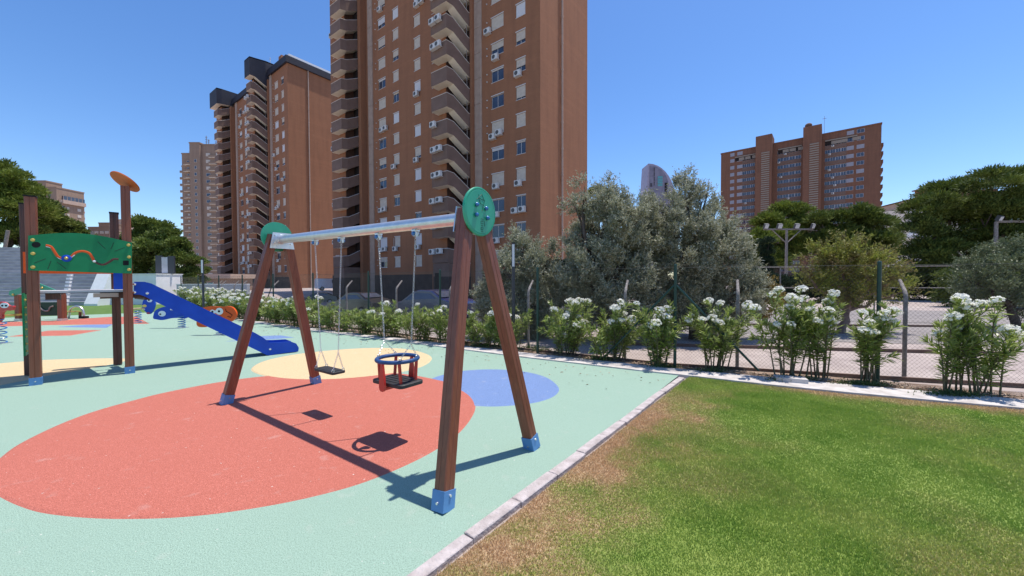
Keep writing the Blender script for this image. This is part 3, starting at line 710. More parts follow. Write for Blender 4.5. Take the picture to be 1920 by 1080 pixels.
mb = MB(); mb.prism([(-.28, 1.45), (-.06, 1.45), (-.06, 1.9), (-.28, 1.9)], sp0+side*.48, sd, UP, side, .03); so_('entry_panel', mb, M['bluep'], slide, False, OI)

# ---------------------------------------------------------------- spring riders and far play equipment
def spring(mb, base, hgt, r=.11, turns=5, wr=.014):
    P = [Vector(base)+Vector((math.cos(a)*r, math.sin(a)*r, hgt*a/(2*math.pi*turns))) for a in [2*math.pi*turns*k/(turns*14) for k in range(turns*14+1)]]
    mb.tube(P, wr, 6)
def rider(name, label, Y, outline, eyes, springpx, m, extra=(), base_z=0, colr='bluep', sm='cap'):
    """outline in picture coordinates on the plane at depth Y; plates 5 cm apart"""
    b = G(springpx[0], springpx[1]); Y = b.y
    t = thing(name, label, 'spring rider', b); off = Matrix.Translation(-b)
    P = [AY(x, y, Y) for x, y in catmull(outline, 4)]
    P2 = [(p.x-b.x, p.z) for p in P]
    mb = MB(); mb.prism(P2, (b.x, b.y, 0), (1, 0, 0), UP, (0, -1, 0), .06); body = so_('body', mb, M[colr], t, False, off)
    mb = MB(); spring(mb, b+UP*.02, max(.2, AY(springpx[0], springpx[2], Y).z), .1); so_('spring', mb, M[sm], t, True, off)
    mb = MB(); mb.box(-.14, .14, -.14, .14, 0, .02, 0, Matrix.Translation(b)); so_('base_plate', mb, M['steel'], t, False, off)
    for (x, y, rx, ry, mm, nm, dd) in eyes:
        c = AY(x, y, Y); k = Y/F; n = 18
        mb = MB(); mb.prism([(math.cos(2*math.pi*i/n)*rx*k, math.sin(2*math.pi*i/n)*ry*k) for i in range(n)], c-Vector((0, .033+dd, 0)), (1, 0, 0), UP, (0, -1, 0), .008); so_(nm, mb, M[mm], body, False, off)
    for nm, P, r, mm in extra:
        mb = MB(); mb.tube([AY(x, y, Y)-Vector((0, .038, 0)) for x, y in P], r, 6); so_(nm, mb, M[mm], t if nm in ('handle', 'seat', 'footrest') else body, True, off)
    return t
rider('spring_rider', 'blue fish shaped spring rider on a teal spring under the slide', 12.5, [(289, 591), (292, 583), (300, 578), (312, 575), (326, 579), (340, 587), (352, 592), (348, 597), (334, 596), (320, 597), (306, 600), (296, 599), (289, 597)],
      [(305.5, 588, 7, 5.3, 'eye', 'eye', 0), (302.5, 589, 1.8, 1.4, 'hole', 'pupil', .008)], (341, 615, 594), 'bluep', [('seat', [(322, 580), (350, 578)], .03, 'white')])
rider('spring_rider', 'blue character spring rider with small yellow nose, far behind the slide', 14, [(268, 572), (270, 563), (277, 557), (287, 560), (291, 570), (288, 582), (281, 589), (274, 584), (269, 578)],
      [(282, 563, 5, 3.6, 'eye', 'eye', 0), (281, 563, 1.5, 1.2, 'hole', 'pupil', .008), (272.5, 573.5, 4, 2.6, 'brass', 'nose', 0), (279.5, 587, 3.5, 2, 'pink', 'mouth', 0), (269.5, 579.5, 1.2, .8, 'white', 'tooth', 0), (272.5, 579.5, 1.2, .8, 'white', 'tooth', 0)], (259, 605, 583), 'bluep', [('footrest', [(250, 579), (272, 578)], .03, 'yellow')])
rider('spring_rider', 'orange smiling spring rider figure beside the oleander hedge', 11.5, [(372, 584), (384, 576), (400, 574.5), (416, 575), (428, 574), (438, 577), (444, 586), (443, 595), (436, 602), (430, 603), (420, 601), (402, 603), (392, 612), (376, 613), (370, 608), (371, 596)],
      [(413, 583.5, 7, 6.5, 'white', 'eye', 0), (400, 584.5, 4.8, 4.2, 'white', 'eye', 0), (406.5, 584.5, 4, 2.6, 'white', 'eye_bridge', .0005), (412.5, 583.5, 2, 2, 'hole', 'pupil', .008), (400, 584.5, 1.9, 1.9, 'hole', 'pupil', .008), (408, 594, 9, 3.5, 'pink', 'cheek', -.004)], (413, 628, 605), 'orange', [('ear_line', [(424, 579), (426, 584), (432, 587), (437, 591), (434, 595), (428, 593)], .008, 'hole')], colr='orange')
rider('spring_rider', 'red insect shaped spring rider at the left edge, in front of the playhouse', 11, [(-14, 572), (-2, 566), (10, 567), (18, 573), (27, 574), (24, 582), (12, 582), (6, 588), (6, 597), (-2, 601), (-14, 596)],
      [(11.5, 572.5, 8, 5, 'eye', 'eye', 0), (8, 573, 2, 1.6, 'hole', 'pupil', .008), (15, 573, 2, 1.6, 'hole', 'pupil', .008)], (2, 644, 600), 'redp', [('footrest', [(-8, 601), (5, 600)], .05, 'orange')], colr='redp')
# playhouse
b = G(72, 601.5); hy = b.y
ph = thing('playhouse', 'small timber playhouse with green gabled roof and dark counter panel', 'playhouse', b); off = Matrix.Translation(-b)
k = hy/F
for x in (33, 110):
    mb = MB(); c = G(x, 602); c.y = hy; mb.tube([Vector((c.x, hy, 0)), Vector((c.x, hy, AY(x, 553, hy).z))], .2, prof=PROF, up=(1, 0, 0)); p = so_('post', mb, [M['wood']], ph, True, off)
    mb = MB(); mb.tube([Vector((c.x, hy, 0)), Vector((c.x, hy, .1))], .205, prof=sq, up=(1, 0, 0)); so_('foot_shoe', mb, M['steel'], p, False, off)
gab = [(24, 552), (26, 545), (38, 542), (70, 529), (80, 531), (112, 544), (118, 547), (118, 553), (112, 555), (103, 552), (74, 541), (40, 552), (30, 556)]
mb = MB(); mb.prism([((AY(x, y, hy).x-b.x), AY(x, y, hy).z) for x, y in gab], (b.x, b.y-.12, 0), (1, 0, 0), UP, (0, -1, 0), .03); rf = so_('gable_board', mb, M['gplas2'], ph, False, off)
for q in ((33, 552), (77, 536), (87, 539.5), (111.5, 551.5)):
    c = AY(*q, hy)-Vector((0, .14, 0)); mb = MB(); mb.ball(c, .045, nu=8, nv=5); so_('bolt_cap', mb, M['brass'], rf, True, off)
mb = MB(); a, c = AY(40, 567, hy), AY(105, 592, hy); mb.box(a.x, c.x, hy+.02, hy+.05, c.z, a.z); pn = so_('counter_panel', mb, M['gdark'], ph, False, off)
mb = MB(); mb.tube([AY(x, y, hy)-Vector((0, -.0, 0)) for x, y in catmull([(74, 575), (82, 582), (91, 582), (94, 576), (100, 574)], 5, False)], .03, 6); so_('wavy_bar', mb, M['cpost'], pn, True, off)
mb = MB(); a, c = AY(72, 547, hy), AY(92, 559, hy); mb.box(a.x, c.x, hy+.5, hy+.6, c.z, a.z); so_('back_board', mb, M['wood'], ph, False, off)
mb = MB(); a, c = AY(30, 588, hy), AY(44, 591, hy); mb.box(a.x, c.x, hy-.4, hy, c.z, a.z); so_('shelf', mb, M['brass'], ph, False, off)
# bent tube bench beside it
b = G(143, 597); ba = thing('play_bench', 'yellow seat board with bent steel tube handle beside the playhouse', 'play bench', b); off = Matrix.Translation(-b); by = b.y
mb = MB(); mb.tube([AY(128, 598, by)]+[AY(*q, by) for q in catmull([(130, 590), (133, 579), (143, 574.5), (153, 578), (157, 587), (157, 595)], 4, False)], .04, 8); so_('handle', mb, M['steel'], ba, True, off)
mb = MB(); a = AY(116, 583.5, by); c = AY(143, 585, by); mb.box(a.x, c.x, by-.2, by+.2, c.z, a.z); so_('seat', mb, M['brass'], ba, False, off)
mb = MB(); a = G(128, 599); mb.tube([(a.x, by, 0), (a.x, by, c.z)], .05, 8); so_('leg', mb, M['wood'], ba, True, off)
mb = MB(); a = AY(157, 594, by); mb.box(a.x-.12, a.x+.12, by-.1, by+.1, 0, .1); so_('foot', mb, M['hole'], ba, False, off)

# ---------------------------------------------------------------- lamps
def bollard(px, py, top, label, Yd=None):
    b = G(px, py) if Yd is None else Vector((AY(px, 500, Yd).x, Yd, 0))
    t = thing('lamp_post', label, 'lamp post', b, group='slim dark lamp posts with a light slot')
    z = 2.52; mb = MB(); mb.tube([(0, 0, 0), (0, 0, z)], .042, 14); obj('pole', mb, M['lamp'], t, True)
    mb = MB(); mb.box(-.028, .028, -.049, -.03, z-.56, z-.03); obj('light_slot', mb, M['lens'], t)
    mb = MB(); mb.tube([(0, 0, z), (0, 0, z+.015)], .047, 14); obj('cap', mb, M['hole'], t, True)
    return t
bollard(963, 652, 458, 'slim dark lamp post standing right of the near swing legs by the olive trees')
bollard(380, 0, 490, 'slim dark lamp post in front of the far oleander hedge behind the slide', 15.6)
bollard(588.5, 0, 516, 'short looking dark lamp post seen between the far swing legs', 18.2) if False else None
def flood(x, Y, ytop, label, heads, bar, braces=True, base_y=None):
    p = AY(x, ytop, Y); t = thing('floodlight_mast', label, 'floodlight', (p.x, Y, 0)); z = p.z
    mb = MB(); mb.tube([(0, 0, -.1), (0, 0, z)], [.14, .10], 10); obj('mast', mb, M['cpost'], t, True)
    k = Y/F; mb = MB(); x0, x1 = (bar[0]-x)*k, (bar[1]-x)*k; mb.box(x0, x1, -.06, .06, z-.06, z+.08); obj('crossbar', mb, M['cpost'], t)
    if braces:
        for q in (-1, 1):
            mb = MB(); mb.tube([(0, 0, z-26*k), (q*28*k, 0, z)], .05, 6); obj('brace', mb, M['cpost'], t)
    for hx, hw in heads:
        mb = MB(); mb.box(-hw*k, hw*k, -.12, .12, -.05, 8*k, 0, Matrix.Translation(((hx-x)*k, -.1, z+.12)) @ Matrix.Rotation(.5, 4, 'X')); hd = obj('floodlight', mb, M['acd'], t)
        mb = MB(); mb.box(-hw*k*.92, hw*k*.92, -.14, -.121, .0, 7.4*k, 0, Matrix.Translation(((hx-x)*k, -.1, z+.12)) @ Matrix.Rotation(.5, 4, 'X')); obj('lens', mb, M['lens'], hd)
    return t
flood(1475, 36, 430, 'tall grey T-shaped floodlight mast with four lamps in front of the brick tower', [(1434, 3.5), (1459, 4), (1491, 4), (1521, 2.5)], (1432, 1524))
flood(1868, 26, 416, 'thin grey floodlight pole with one lamp at the right edge before the pines', [(1868, 3)], (1868, 1945), False)

# ---------------------------------------------------------------- fences
fn = thing('chain_link_fence', 'green chain-link fence with thin diagonal wires behind the oleanders', 'fence')
FV = [Vector((x, y, 0)) for x, y in FENCE]; FZ = 1.86
def gz(x, y): return float(ground_z(x, y))
for i, p in enumerate(FV):
    mb = MB(); mb.tube([(0, 0, -.1), (0, 0, FZ+.04)], .028, 10); mb.ball((0, 0, FZ+.04), .03, nu=8, nv=4); mb.v = [tuple(Vector(v)+p) for v in mb.v]; obj('post', mb, M['post'], fn, True)
for (i, j) in ((3, 4), (3, 2), (8, 9)):
    a, b_ = FV[i], FV[j]; t = (b_-a).normalized(); mb = MB(); mb.tube([a+UP*1.55, a+t*1.35+UP*.04], .02, 8); obj('brace', mb, M['post'], fn, True)
def diag(poly, z0, z1, pitch, r, y_off):
    vs = []; fs = []; hgt = z1-z0; dd = 0; L = [0]
    for i in range(len(poly)-1): L.append(L[-1]+(poly[i+1]-poly[i]).length)
    tot = L[-1]
    def at(s):
        s = min(max(s, 0), tot)
        for i in range(len(poly)-1):
            if s <= L[i+1]: return poly[i]+(poly[i+1]-poly[i])*((s-L[i])/(L[i+1]-L[i]))
    V = []
    n = int((tot+hgt)/pitch)
    for sg in (0, 1):
        for k in range(n):
            s0 = k*pitch-hgt
            sa, sb, za, zb = s0, s0+hgt, z0, z1
            if sa < 0: za = z0-sa; sa = 0
            if sb > tot: zb = z1-(sb-tot); sb = tot
            if sb-sa < .05: continue
            if sg: za, zb = z1-(za-z0), z1-(zb-z0)
            # cut at the fence's bends
            cuts = [sa]+[q for q in L if sa < q < sb]+[sb]
            for c0, c1 in zip(cuts, cuts[1:]):
                A = at(c0+1e-5); B = at(c1-1e-5)
                A = A+UP*(za+(zb-za)*(c0-sa)/(sb-sa)); B = B+UP*(za+(zb-za)*(c1-sa)/(sb-sa))
                t = (B-A).normalized(); u = t.cross(Vector((.5, .8, .1))).normalized(); w = t.cross(u)
                P = [u*r, (u*-.5+w*.87)*r, (u*-.5-w*.87)*r]
                if sg: A = A+y_off; B = B+y_off
                a_ = [A+q for q in P]; b__ = [B+q for q in P]
                for q in range(3): V.append([a_[q], a_[(q+1) % 3], b__[(q+1) % 3], b__[q]])
    return np.array([[tuple(v) for v in f] for f in V])
npmesh('wire_mesh', diag(FV, .03, FZ, .062, .0012, Vector((0, .003, 0))), 4, M['wire'], fn)['kind'] = 'stuff'
for z in (.03, .95, FZ):
    mb = MB()
    for i in range(len(FV)-1): mb.tube([FV[i]+UP*z, FV[i+1]+UP*z], .0028, 5)
    obj('straining_wire', mb, M['wire'], fn)
mb = MB()
for i in range(len(FV)-1):
    a, b_ = FV[i], FV[i+1]; mb.tube([a+Vector((0, .25, 0)), b_+Vector((0, .25, 0))], 1, prof=[(.035, .02), (-.03, .02), (-.03, -.02), (.035, -.02)], up=(0, 0, 1))
obj('ground_edging', mb, M['edging'], kind='structure')
OP = [(5.96, 5.9, 1.62), (3.87, 7.0, 1.62), (2.33, 8.0, 1.6), (.37, 9.15, 1.6), (-1.55, 10.45, 1.6), (-3.3, 11.7, 1.6), (-5.15, 13.1, 1.6), (-7.2, 14.7, 1.6), (-9.2, 16.2, 1.6), (-11.6, 18.0, 1.6), (-14.2, 19.9, 1.6), (-15.0, 20.5, 1.6), (9.0, 5.6, 1.62)]
OPX = [(1703, 527), (1384, 530), (1170, 533), (990, 531), (842, 531), (743, 531), (650, 533), (512, 531), (453, 532), (415, 533), (408, 533)]
of = thing('old_fence_posts', 'row of weathered grey fence posts with bent tops just behind the green fence', 'fence')
bent = None
for i, (x, y, z) in enumerate(OP):
    if i < len(OPX):
        Yd = (z-H+.0)  # place on the old fence line by its own measured column
        for _ in range(1):
            k = (OPX[i][0]-960)/F; x0 = FV[3]; 
            # line 0.45 m behind the green fence
            best = min(((abs(((a+(b_-a)*s_/40).x+.26)/((a+(b_-a)*s_/40).y+.36)-k), (a+(b_-a)*s_/40)) for a, b_ in zip(FV, FV[1:]) for s_ in range(41)), key=lambda q: q[0])[1]
            x, y = best.x+.26, best.y+.36
    if bent is None:
        mb = MB(); mb.tube([(0, 0, -.1), (0, 0, 1.32), (.006, .01, 1.38), (.03, .05, 1.44), (.12, .22, 1.62)], [.03, .03, .03, .028, .024], 10); bent = mb.mesh('post', M['cpost'], True)
    o = link('post', bent, of, (x, y, min(0, gz(x, y)+.04)*0))
mb = MB()
for a, b_ in zip(OP[:-2], OP[1:-1]): pass

# ---------------------------------------------------------------- towers (brown brick)
AX = R_(-37.28)
def wall_open(mb, x0, x1, z0, z1, cols, y=0, rev=.14, mi=0):
    """front wall on plane y, facing -y, with openings cols=[(xa,xb,[(za,zb)...])]"""
    def q(a, b, c, d): mb.add([(a, y, c), (b, y, c), (b, y, d), (a, y, d)], [(0, 1, 2, 3)], mi)
    cur = x0
    for xa, xb, zs in sorted(cols):
        q(cur, xa, z0, z1); zc = z0
        for za, zb in zs:
            q(xa, xb, zc, za); zc = zb
            for A, B, C, D in (((xa, y, za), (xa, y, zb), (xa, y+rev, zb), (xa, y+rev, za)), ((xb, y, za), (xb, y+rev, za), (xb, y+rev, zb), (xb, y, zb)), ((xa, y, zb), (xb, y, zb), (xb, y+rev, zb), (xa, y+rev, zb)), ((xa, y, za), (xa, y+rev, za), (xb, y+rev, za), (xb, y, za))):
                mb.add([A, B, C, D], [(0, 1, 2, 3)], mi)
        q(xa, xb, zc, z1); cur = xb
    q(cur, x1, z0, z1)
WM = {}
def window(parent, x, z, w, h, kind, y=0, pale=False):
    """kind: 0 open glazing, 1..: share of shutter down"""
    key = (round(w, 2), round(h, 2), kind, pale)
    if key not in WM:
        f = MB(); t = .05
        for a, b_, c, d in ((-w/2, -w/2+t, 0, h), (w/2-t, w/2, 0, h), (-w/2+t, w/2-t, 0, t), (-w/2+t, w/2-t, h-t, h), (-.025, .025, t, h-t)): f.box(a, b_, .085, .125, c, d)
        f.box(-w/2-.03, w/2+.03, -.04, .085, -.05, -.003)          # sill
        f.box(-w/2-.05, w/2+.05, -.035, -.003, h, h+.1)             # lintel box
        g = MB(); g.box(-w/2+t, -.026, .1, .11, t, h-t); g.box(.026, w/2-t, .1, .11, t, h-t)
        s = None
        if kind > 0:
            s = MB(); n = 9; zb = h-kind*h
            for i in range(n): 
                a = zb+(h-zb)*i/n; b_ = zb+(h-zb)*(i+1)/n; s.add([(-w/2+.02, .03, a+.01), (w/2-.02, .03, a+.01), (w/2-.02, .045, b_), (-w/2+.02, .045, b_)], [(0, 1, 2, 3)])
                s.add([(-w/2+.02, .045, a), (w/2-.02, .045, a), (w/2-.02, .03, a+.01), (-w/2+.02, .03, a+.01)], [(0, 1, 2, 3)])
        WM[key] = (f.mesh('window', M['rail']), g.mesh('pane', M['glass']), s.mesh('shutter', M['shutw'] if pale else M['shut']) if s else None)
    f, g, s = WM[key]; o = link('window', f, parent, (x, y, z)); 
    if kind < 1: link('pane', g, o)
    if s: link('shutter', s, o)
    return o
acm = None
def ac(parent, x, z, y=0, s=1):
    global acm
    if acm is None:
        a = MB(); a.box(-.4, .4, -.42, -.12, 0, .56); a.box(-.42, .42, -.42, 0, -.05, -.02); a.box(-.36, -.32, -.12, 0, .0, .05)
        n = 16; r = .22; a.add([(-.12+r*math.cos(2*math.pi*i/n), -.424, .28+r*math.sin(2*math.pi*i/n)) for i in range(n)], [tuple(range(n))], 1)
        acm = a.mesh('air_conditioner', [M['acw'], M['acd']])
    o = link('air_conditioner', acm, parent, (x, y, z)); return o
def offs(path, d):
    out = []
    P = [Vector(p[:2]) for p in path]
    for i, p in enumerate(P):
        a = P[max(i-1, 0)]; b_ = P[min(i+1, len(P)-1)]
        if i == 0: t = (P[1]-P[0]).normalized(); n = Vector((-t.y, t.x)); out.append(p+n*d); continue
        if i == len(P)-1: t = (P[-1]-P[-2]).normalized(); n = Vector((-t.y, t.x)); out.append(p+n*d); continue
        t1 = (p-a).normalized(); t2 = (b_-p).normalized(); n1 = Vector((-t1.y, t1.x)); n2 = Vector((-t2.y, t2.x)); n = (n1+n2); n = n/n.dot(n1) if n.dot(n1) > .2 else n1; out.append(p+n*d)
    return out
def parapet_mesh(path, hgt=1.49, dark=False, depth=1.1, cap=True):
    mb = MB(); O = [(p[0], p[1]) for p in path]; dz = [p[2] for p in path]; I = offs(path, .16); D = offs(path, depth); N = len(path)
    top = hgt
    for i in range(N-1):
        j = i+1
        o0, o1, i0, i1, d0, d1 = O[i], O[j], I[i], I[j], D[i], D[j]; a, b_ = dz[i], dz[j]
        tz0 = top+(0 if dark else a); tz1 = top+(0 if dark else b_)
        mb.add([(*o0, a), (*o1, b_), (*o1, tz1), (*o0, tz0)], [(0, 1, 2, 3)], 0)
        mb.add([(*i1, b_), (*i0, a), (*i0, tz0), (*i1, tz1)], [(0, 1, 2, 3)], 0)
        mb.add([(*o0, tz0), (*o1, tz1), (*i1, tz1), (*i0, tz0)], [(0, 1, 2, 3)], 2 if not dark else 0)
        mb.add([(*o0, a), (*d0, a), (*d1, b_), (*o1, b_)], [(0, 1, 2, 3)], 1)
        mb.add([(*o0, a+.16), (*o1, b_+.16), (*d1, b_+.16), (*d0, a+.16)], [(0, 1, 2, 3)], 1)
        mb.add([(*d1, b_), (*d0, a), (*d0, a+.16), (*d1, b_+.16)], [(0, 1, 2, 3)], 1)
        if not dark:   # thin pale rail on top, proud of the wall
            P0 = Vector((*o0, tz0+.03)); P1 = Vector((*o1, tz1+.03)); mb.tube([P0, P1], .035, 4, 2)
    mb.add([(*O[0], dz[0]), (*D[0], dz[0]), (*D[0], dz[0]+.16), (*I[0], top+dz[0]*(not dark)), (*O[0], top+dz[0]*(not dark))], [(0, 1, 2, 3, 4)], 0)
    return mb
B2P = [(-12.3, -3.35, 0), (-9.85, -3.3, 0), (-9.65, -2.5, -.12), (-9.12, -.65, -1.55), (-9.1, -.01, -1.55)]
B1P = [(-34.2, -3.35, 0), (-31.5, -3.3, 0), (-31.3, -2.5, .1), (-31.15, -.02, 1.35)]
def tower(loc, label):
    t = thing('apartment_tower', label, 'building', (loc[0], loc[1], 0), AX)
    rr = random.Random(21)
    cols = [(-2.98, -1.79), (-6.33, -4.62), (-19.42, -18.21), (-23.93, -22.7), (-27.34, -25.68)]
    NF = 15; zs = [(3.42+2.8*k, 4.75+2.8*k) for k in range(NF)]
    mb = MB(); wall_open(mb, -36.3, -.0, -6, 46.2, [(a, b_, zs) for a, b_ in cols])
    mb.box(-36.3, -.0, .3, 10.4, -6, 46.2)            # body behind; front skin in front of it
    mb.add([(0, 0, -6), (0, .3, -6), (0, .3, 46.2), (0, 0, 46.2)], [(0, 1, 2, 3)])
    obj('brick_wall', mb, M['brick'], t)
    for x0, x1, y0 in ((-13.6, -11.1, -2.25), (-36.3, -32.4, -2.25), (-9.08, -8.74, -.5), (-31.1, -30.4, -.9)):
        mb = MB(); mb.box(x0, x1, y0, -.02, -6, 45.4); obj('projecting_bay', mb, M['brick'], t)
    for xa, xb, ya, yb in ((-11.09, -11.04, -2.2, -.07), (-11.04, -9.12, -.07, -.021), (-32.39, -32.34, -2.2, -.07), (-32.34, -31.15, -.07, -.021)):  # thin panels over the recess walls, their dark tone painting in shade
        mb = MB(); mb.box(xa, xb, ya, yb, 2.4, 45.3); obj('shaded_inner_wall', mb, M['innerw'], t)
    mb = MB(); mb.box(-36.32, .02, -.06, 10.42, -6, -1.15); obj('plinth', mb, M['stone'], t)
    mb = MB()
    for x0, x1 in ((-8.7, -7.7), (-29.72, -28.67)):
        for k in range(18): 
            z0 = -1.1+2.8*k; z1 = min(z0+2.74, 46.1)
            n = 5
            for q in range(n): a = x0+(x1-x0)*q/n; mb.box(a, a+(x1-x0)/n-.05, -.16, -.004, z0, z1)
        mb.box(x0, x1, -.1, -.003, -1.1, 46.1)
    obj('fluted_strip', mb, M['strip'], t)
    mb = MB()
    for k in range(17): mb.tube([(.16, 4.08, -1+2.8*k), (.16, 4.08, 1.62+2.8*k)], .11, 8); mb.tube([(.16, 4.08, 1.62+2.8*k), (.16, 4.08, 1.8+2.8*k)], .14, 8)
    obj('downpipe', mb, M['strip'], t)
    mb = MB()
    for xa, xb in ((-36.3, -31.3), (-30.3, -29.8), (-28.6, -13.7), (-7.6, -.1)): mb.box(xa, xb, -.12 if xa > -31 else -2.4, -.02 if xa > -31 else -2.26, -6, 2.35)
    obj('ground_floor', mb, M['gfloor'], t)['kind'] = 'stuff'
    p2 = parapet_mesh(B2P).mesh('balcony', [M['parapet'], M['soffit'], M['rail']]); p1 = parapet_mesh(B1P).mesh('balcony', [M['parapet'], M['soffit'], M['rail']])
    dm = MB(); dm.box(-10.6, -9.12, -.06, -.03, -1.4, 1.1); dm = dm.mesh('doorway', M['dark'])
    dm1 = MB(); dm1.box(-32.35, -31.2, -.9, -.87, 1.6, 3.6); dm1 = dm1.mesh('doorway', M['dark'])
    pm = MB(); pm.tube([(-9.3, -.75, -1.3), (-9.3, -.75, 1.3)], .04, 6); pm = pm.mesh('balcony_post', M['cpost'])
    for k in range(NF):
        z = 3.55+2.8*k
        link('balcony', p2, t, (0, 0, z)); link('balcony', p1, t, (0, 0, z))
        link('doorway', dm, t, (0, 0, z+1.45)); link('balcony_post', pm, t, (0, 0, z+1.4)); link('doorway', dm1, t, (0, 0, z))
    # solid bases of the bays
    for pth, z1 in ((B2P, 3.5), (B1P, 3.5)):
        mb = MB()
        for a, b_ in zip(pth, pth[1:]): mb.add([(a[0], a[1]+.1, 2.0), (b_[0], b_[1]+.1, 2.0), (b_[0], b_[1]+.1, z1+min(b_[2], 0)), (a[0], a[1]+.1, z1+min(a[2], 0))], [(0, 1, 2, 3)]); mb.add([(a[0], a[1]+.1, -6), (b_[0], b_[1]+.1, -6), (b_[0], b_[1]+.1, 2.0), (a[0], a[1]+.1, 2.0)], [(0, 1, 2, 3)], 1)
        obj('bay_base', mb, [M['parapet'], M['gfloor']], t)
    mb = MB(); mb.box(-12.0, -11.2, -3.3, -3.23, -.2, 2.4); e_ = obj('entrance_door', mb, M['dark'], t)
    # dark roof cladding
    cp = parapet_mesh([(-12.5, -3.55, 0), (-9.7, -3.5, 0), (-9.5, -2.6, -.15), (-8.95, -.7, -1.6), (-8.95, 2, -1.6)], 3.8, True); cp.v = [(x, y, z+45.5) for x, y, z in cp.v]
    cp.prism([(-12.5, -3.55), (-9.7, -3.5), (-9.5, -2.6), (-8.95, -.7), (-8.95, 4), (-12.5, 4)], (0, 0, 49.2), (1, 0, 0), (0, 1, 0), (0, 0, 1), .3); cp.box(-12.48, -12.3, -3.4, 4, 45.6, 49.1); cp.box(-12.3, -8.97, 3.8, 4, 46, 49.1)
    obj('roof_cap', cp, [M['roofb'], M['soffit'], M['roofb']], t)
    cp = parapet_mesh([(-36.5, -3.55, 0), (-34.3, -3.55, 0), (-31.3, -3.5, 0), (-31.1, -2.5, .1), (-31.0, .5, .4)], 3.8, True); cp.v = [(x, y, z+45.5) for x, y, z in cp.v]
    cp.prism([(-36.5, -3.55), (-31.3, -3.5), (-31.1, -2.5), (-31, 3), (-36.5, 3)], (0, 0, 49.2), (1, 0, 0), (0, 1, 0), (0, 0, 1), .3); cp.box(-36.48, -36.3, -3.4, 3, 45.6, 49.1); cp.box(-36.3, -31.02, 2.8, 3, 46, 49.1)
    obj('roof_cap', cp, [M['roofb'], M['soffit'], M['roofb']], t)
    mb = MB(); mb.box(-36.6, .42, -.42, 10.8, 46.2, 47.55); obj('roof_fascia', mb, M['roofb'], t)
    mb = MB(); mb.box(-14, -.2, .4, 10.4, 47.56, 48.3); obj('roof_upstand', mb, M['stone'], t)
    mb = MB(); mb.box(-5.6, -4.2, .6, 2, 48.3, 49.6); obj('chimney', mb, M['brick'], t)
    st = {0: [1, 1, 0, 0, .35, 1, 1, .85, .6, .8, 1, 1, .5, 1, 1], 1: [1, 0, 0, 1, 0, 1, 0, 0, .5, 1, 1, .7, 1, 0, 1]}
    # state per floor for the two columns nearest the corner, then varied for the others
    A = {0: 0, 1: 0, 2: 0, 3: 1, 4: .12, 5: 1, 6: .85, 7: .6, 8: .7, 9: 1}; Bc = {0: 1, 1: 0, 2: 0, 3: 1, 4: .25, 5: 1, 6: 0, 7: .12, 8: .5, 9: 1}
    for ci, (a, b_) in enumerate(cols):
        for k in range(NF):
            if ci == 0 and k in A: kd = A[k]
            elif ci == 1 and k in Bc: kd = Bc[k]
            else: kd = rr.choice([1, 1, 1, 1, 1, 1, 1, .92, .8, .6, .4, .2, 0])
            pale = rr.random() < .3
            window(t, (a+b_)/2, zs[k][0]+.004, b_-a-.01, 1.32, kd, 0, pale)
            z = zs[k][0]
            if ci == 0:
                if k == 3 or k == 7: ac(t, (a+b_)/2-.2, z-.5)
                if k == 2: ac(t, a-.05, z-.45); ac(t, a+.9, z-.42)
            elif ci == 1:
                if k in (1, 2, 3, 8): ac(t, a+.75, z-.6+(.25 if k == 3 else 0))
                if k == 5: ac(t, a+.3, z-.55); ac(t, a+1.2, z-.3)
                if k == 9: ac(t, a-.35, z-.25)
            elif rr.random() < .38:
                xx = (a+b_)/2+rr.uniform(-.4, .3); ac(t, xx, z-.58)
                if rr.random() < .25: ac(t, xx+.88, z-.5)
                if rr.random() < .3:
                    pm_ = MB(); pm_.tube([(xx-.5, -.04, z-.5), (xx-.5, -.04, z+1.2)], .035, 5); obj('drain_pipe', pm_, M['rail'], t)
    for k in range(NF):
        z = 3.6+2.8*k
        if rr.random() < .6: window(t, -12.75, z+.55, 1.2, 1.0, rr.choice([1, 1, 0, .5]), -2.26, True)
        if rr.random() < .75: ac(t, -11.75+rr.uniform(-.3, .2), z+.9, -3.38)
        if rr.random() < .7: ac(t, -10.85, z+.95, -3.36)
        if rr.random() < .45: ac(t, -14.1, z+.7, -.1) 
        if rr.random() < .55: ac(t, -35.3+rr.uniform(-.2, .3), z+.7, -2.3)
        if rr.random() < .45: window(t, -34.9, z+.5, 1.1, 1.2, 1, -2.26, True)
    # small lamp brackets beside the second column
    mb = MB(); mb.box(-.06, .06, -.12, -.004, 0, .1); vm = mb.mesh('vent', M['rail'])
    for k in range(NF):
        for q in (.25, 1.05): link('vent', vm, t, (-6.9, 0, zs[k][0]+q)); link('vent', vm, t, (-27.9, 0, zs[k][0]+q))
    return t
T1 = tower((2.867, 38.08), 'huge brown brick apartment tower in the centre, rising out of the top of the picture')
T2 = dup(T1, 'brown brick apartment tower with black roof caps, left of the huge central tower', (-45.9, 78.8, 0))
# TV aerials on T2 roof
mb = MB(); mb.tube([(-11, 1, 49.3), (-11, 1, 51.6)], .05, 5); mb.tube([(-11.3, 1, 51.2), (-10.7, 1, 51.2)], .04, 4); obj('aerial', mb, M['rail'], T2)

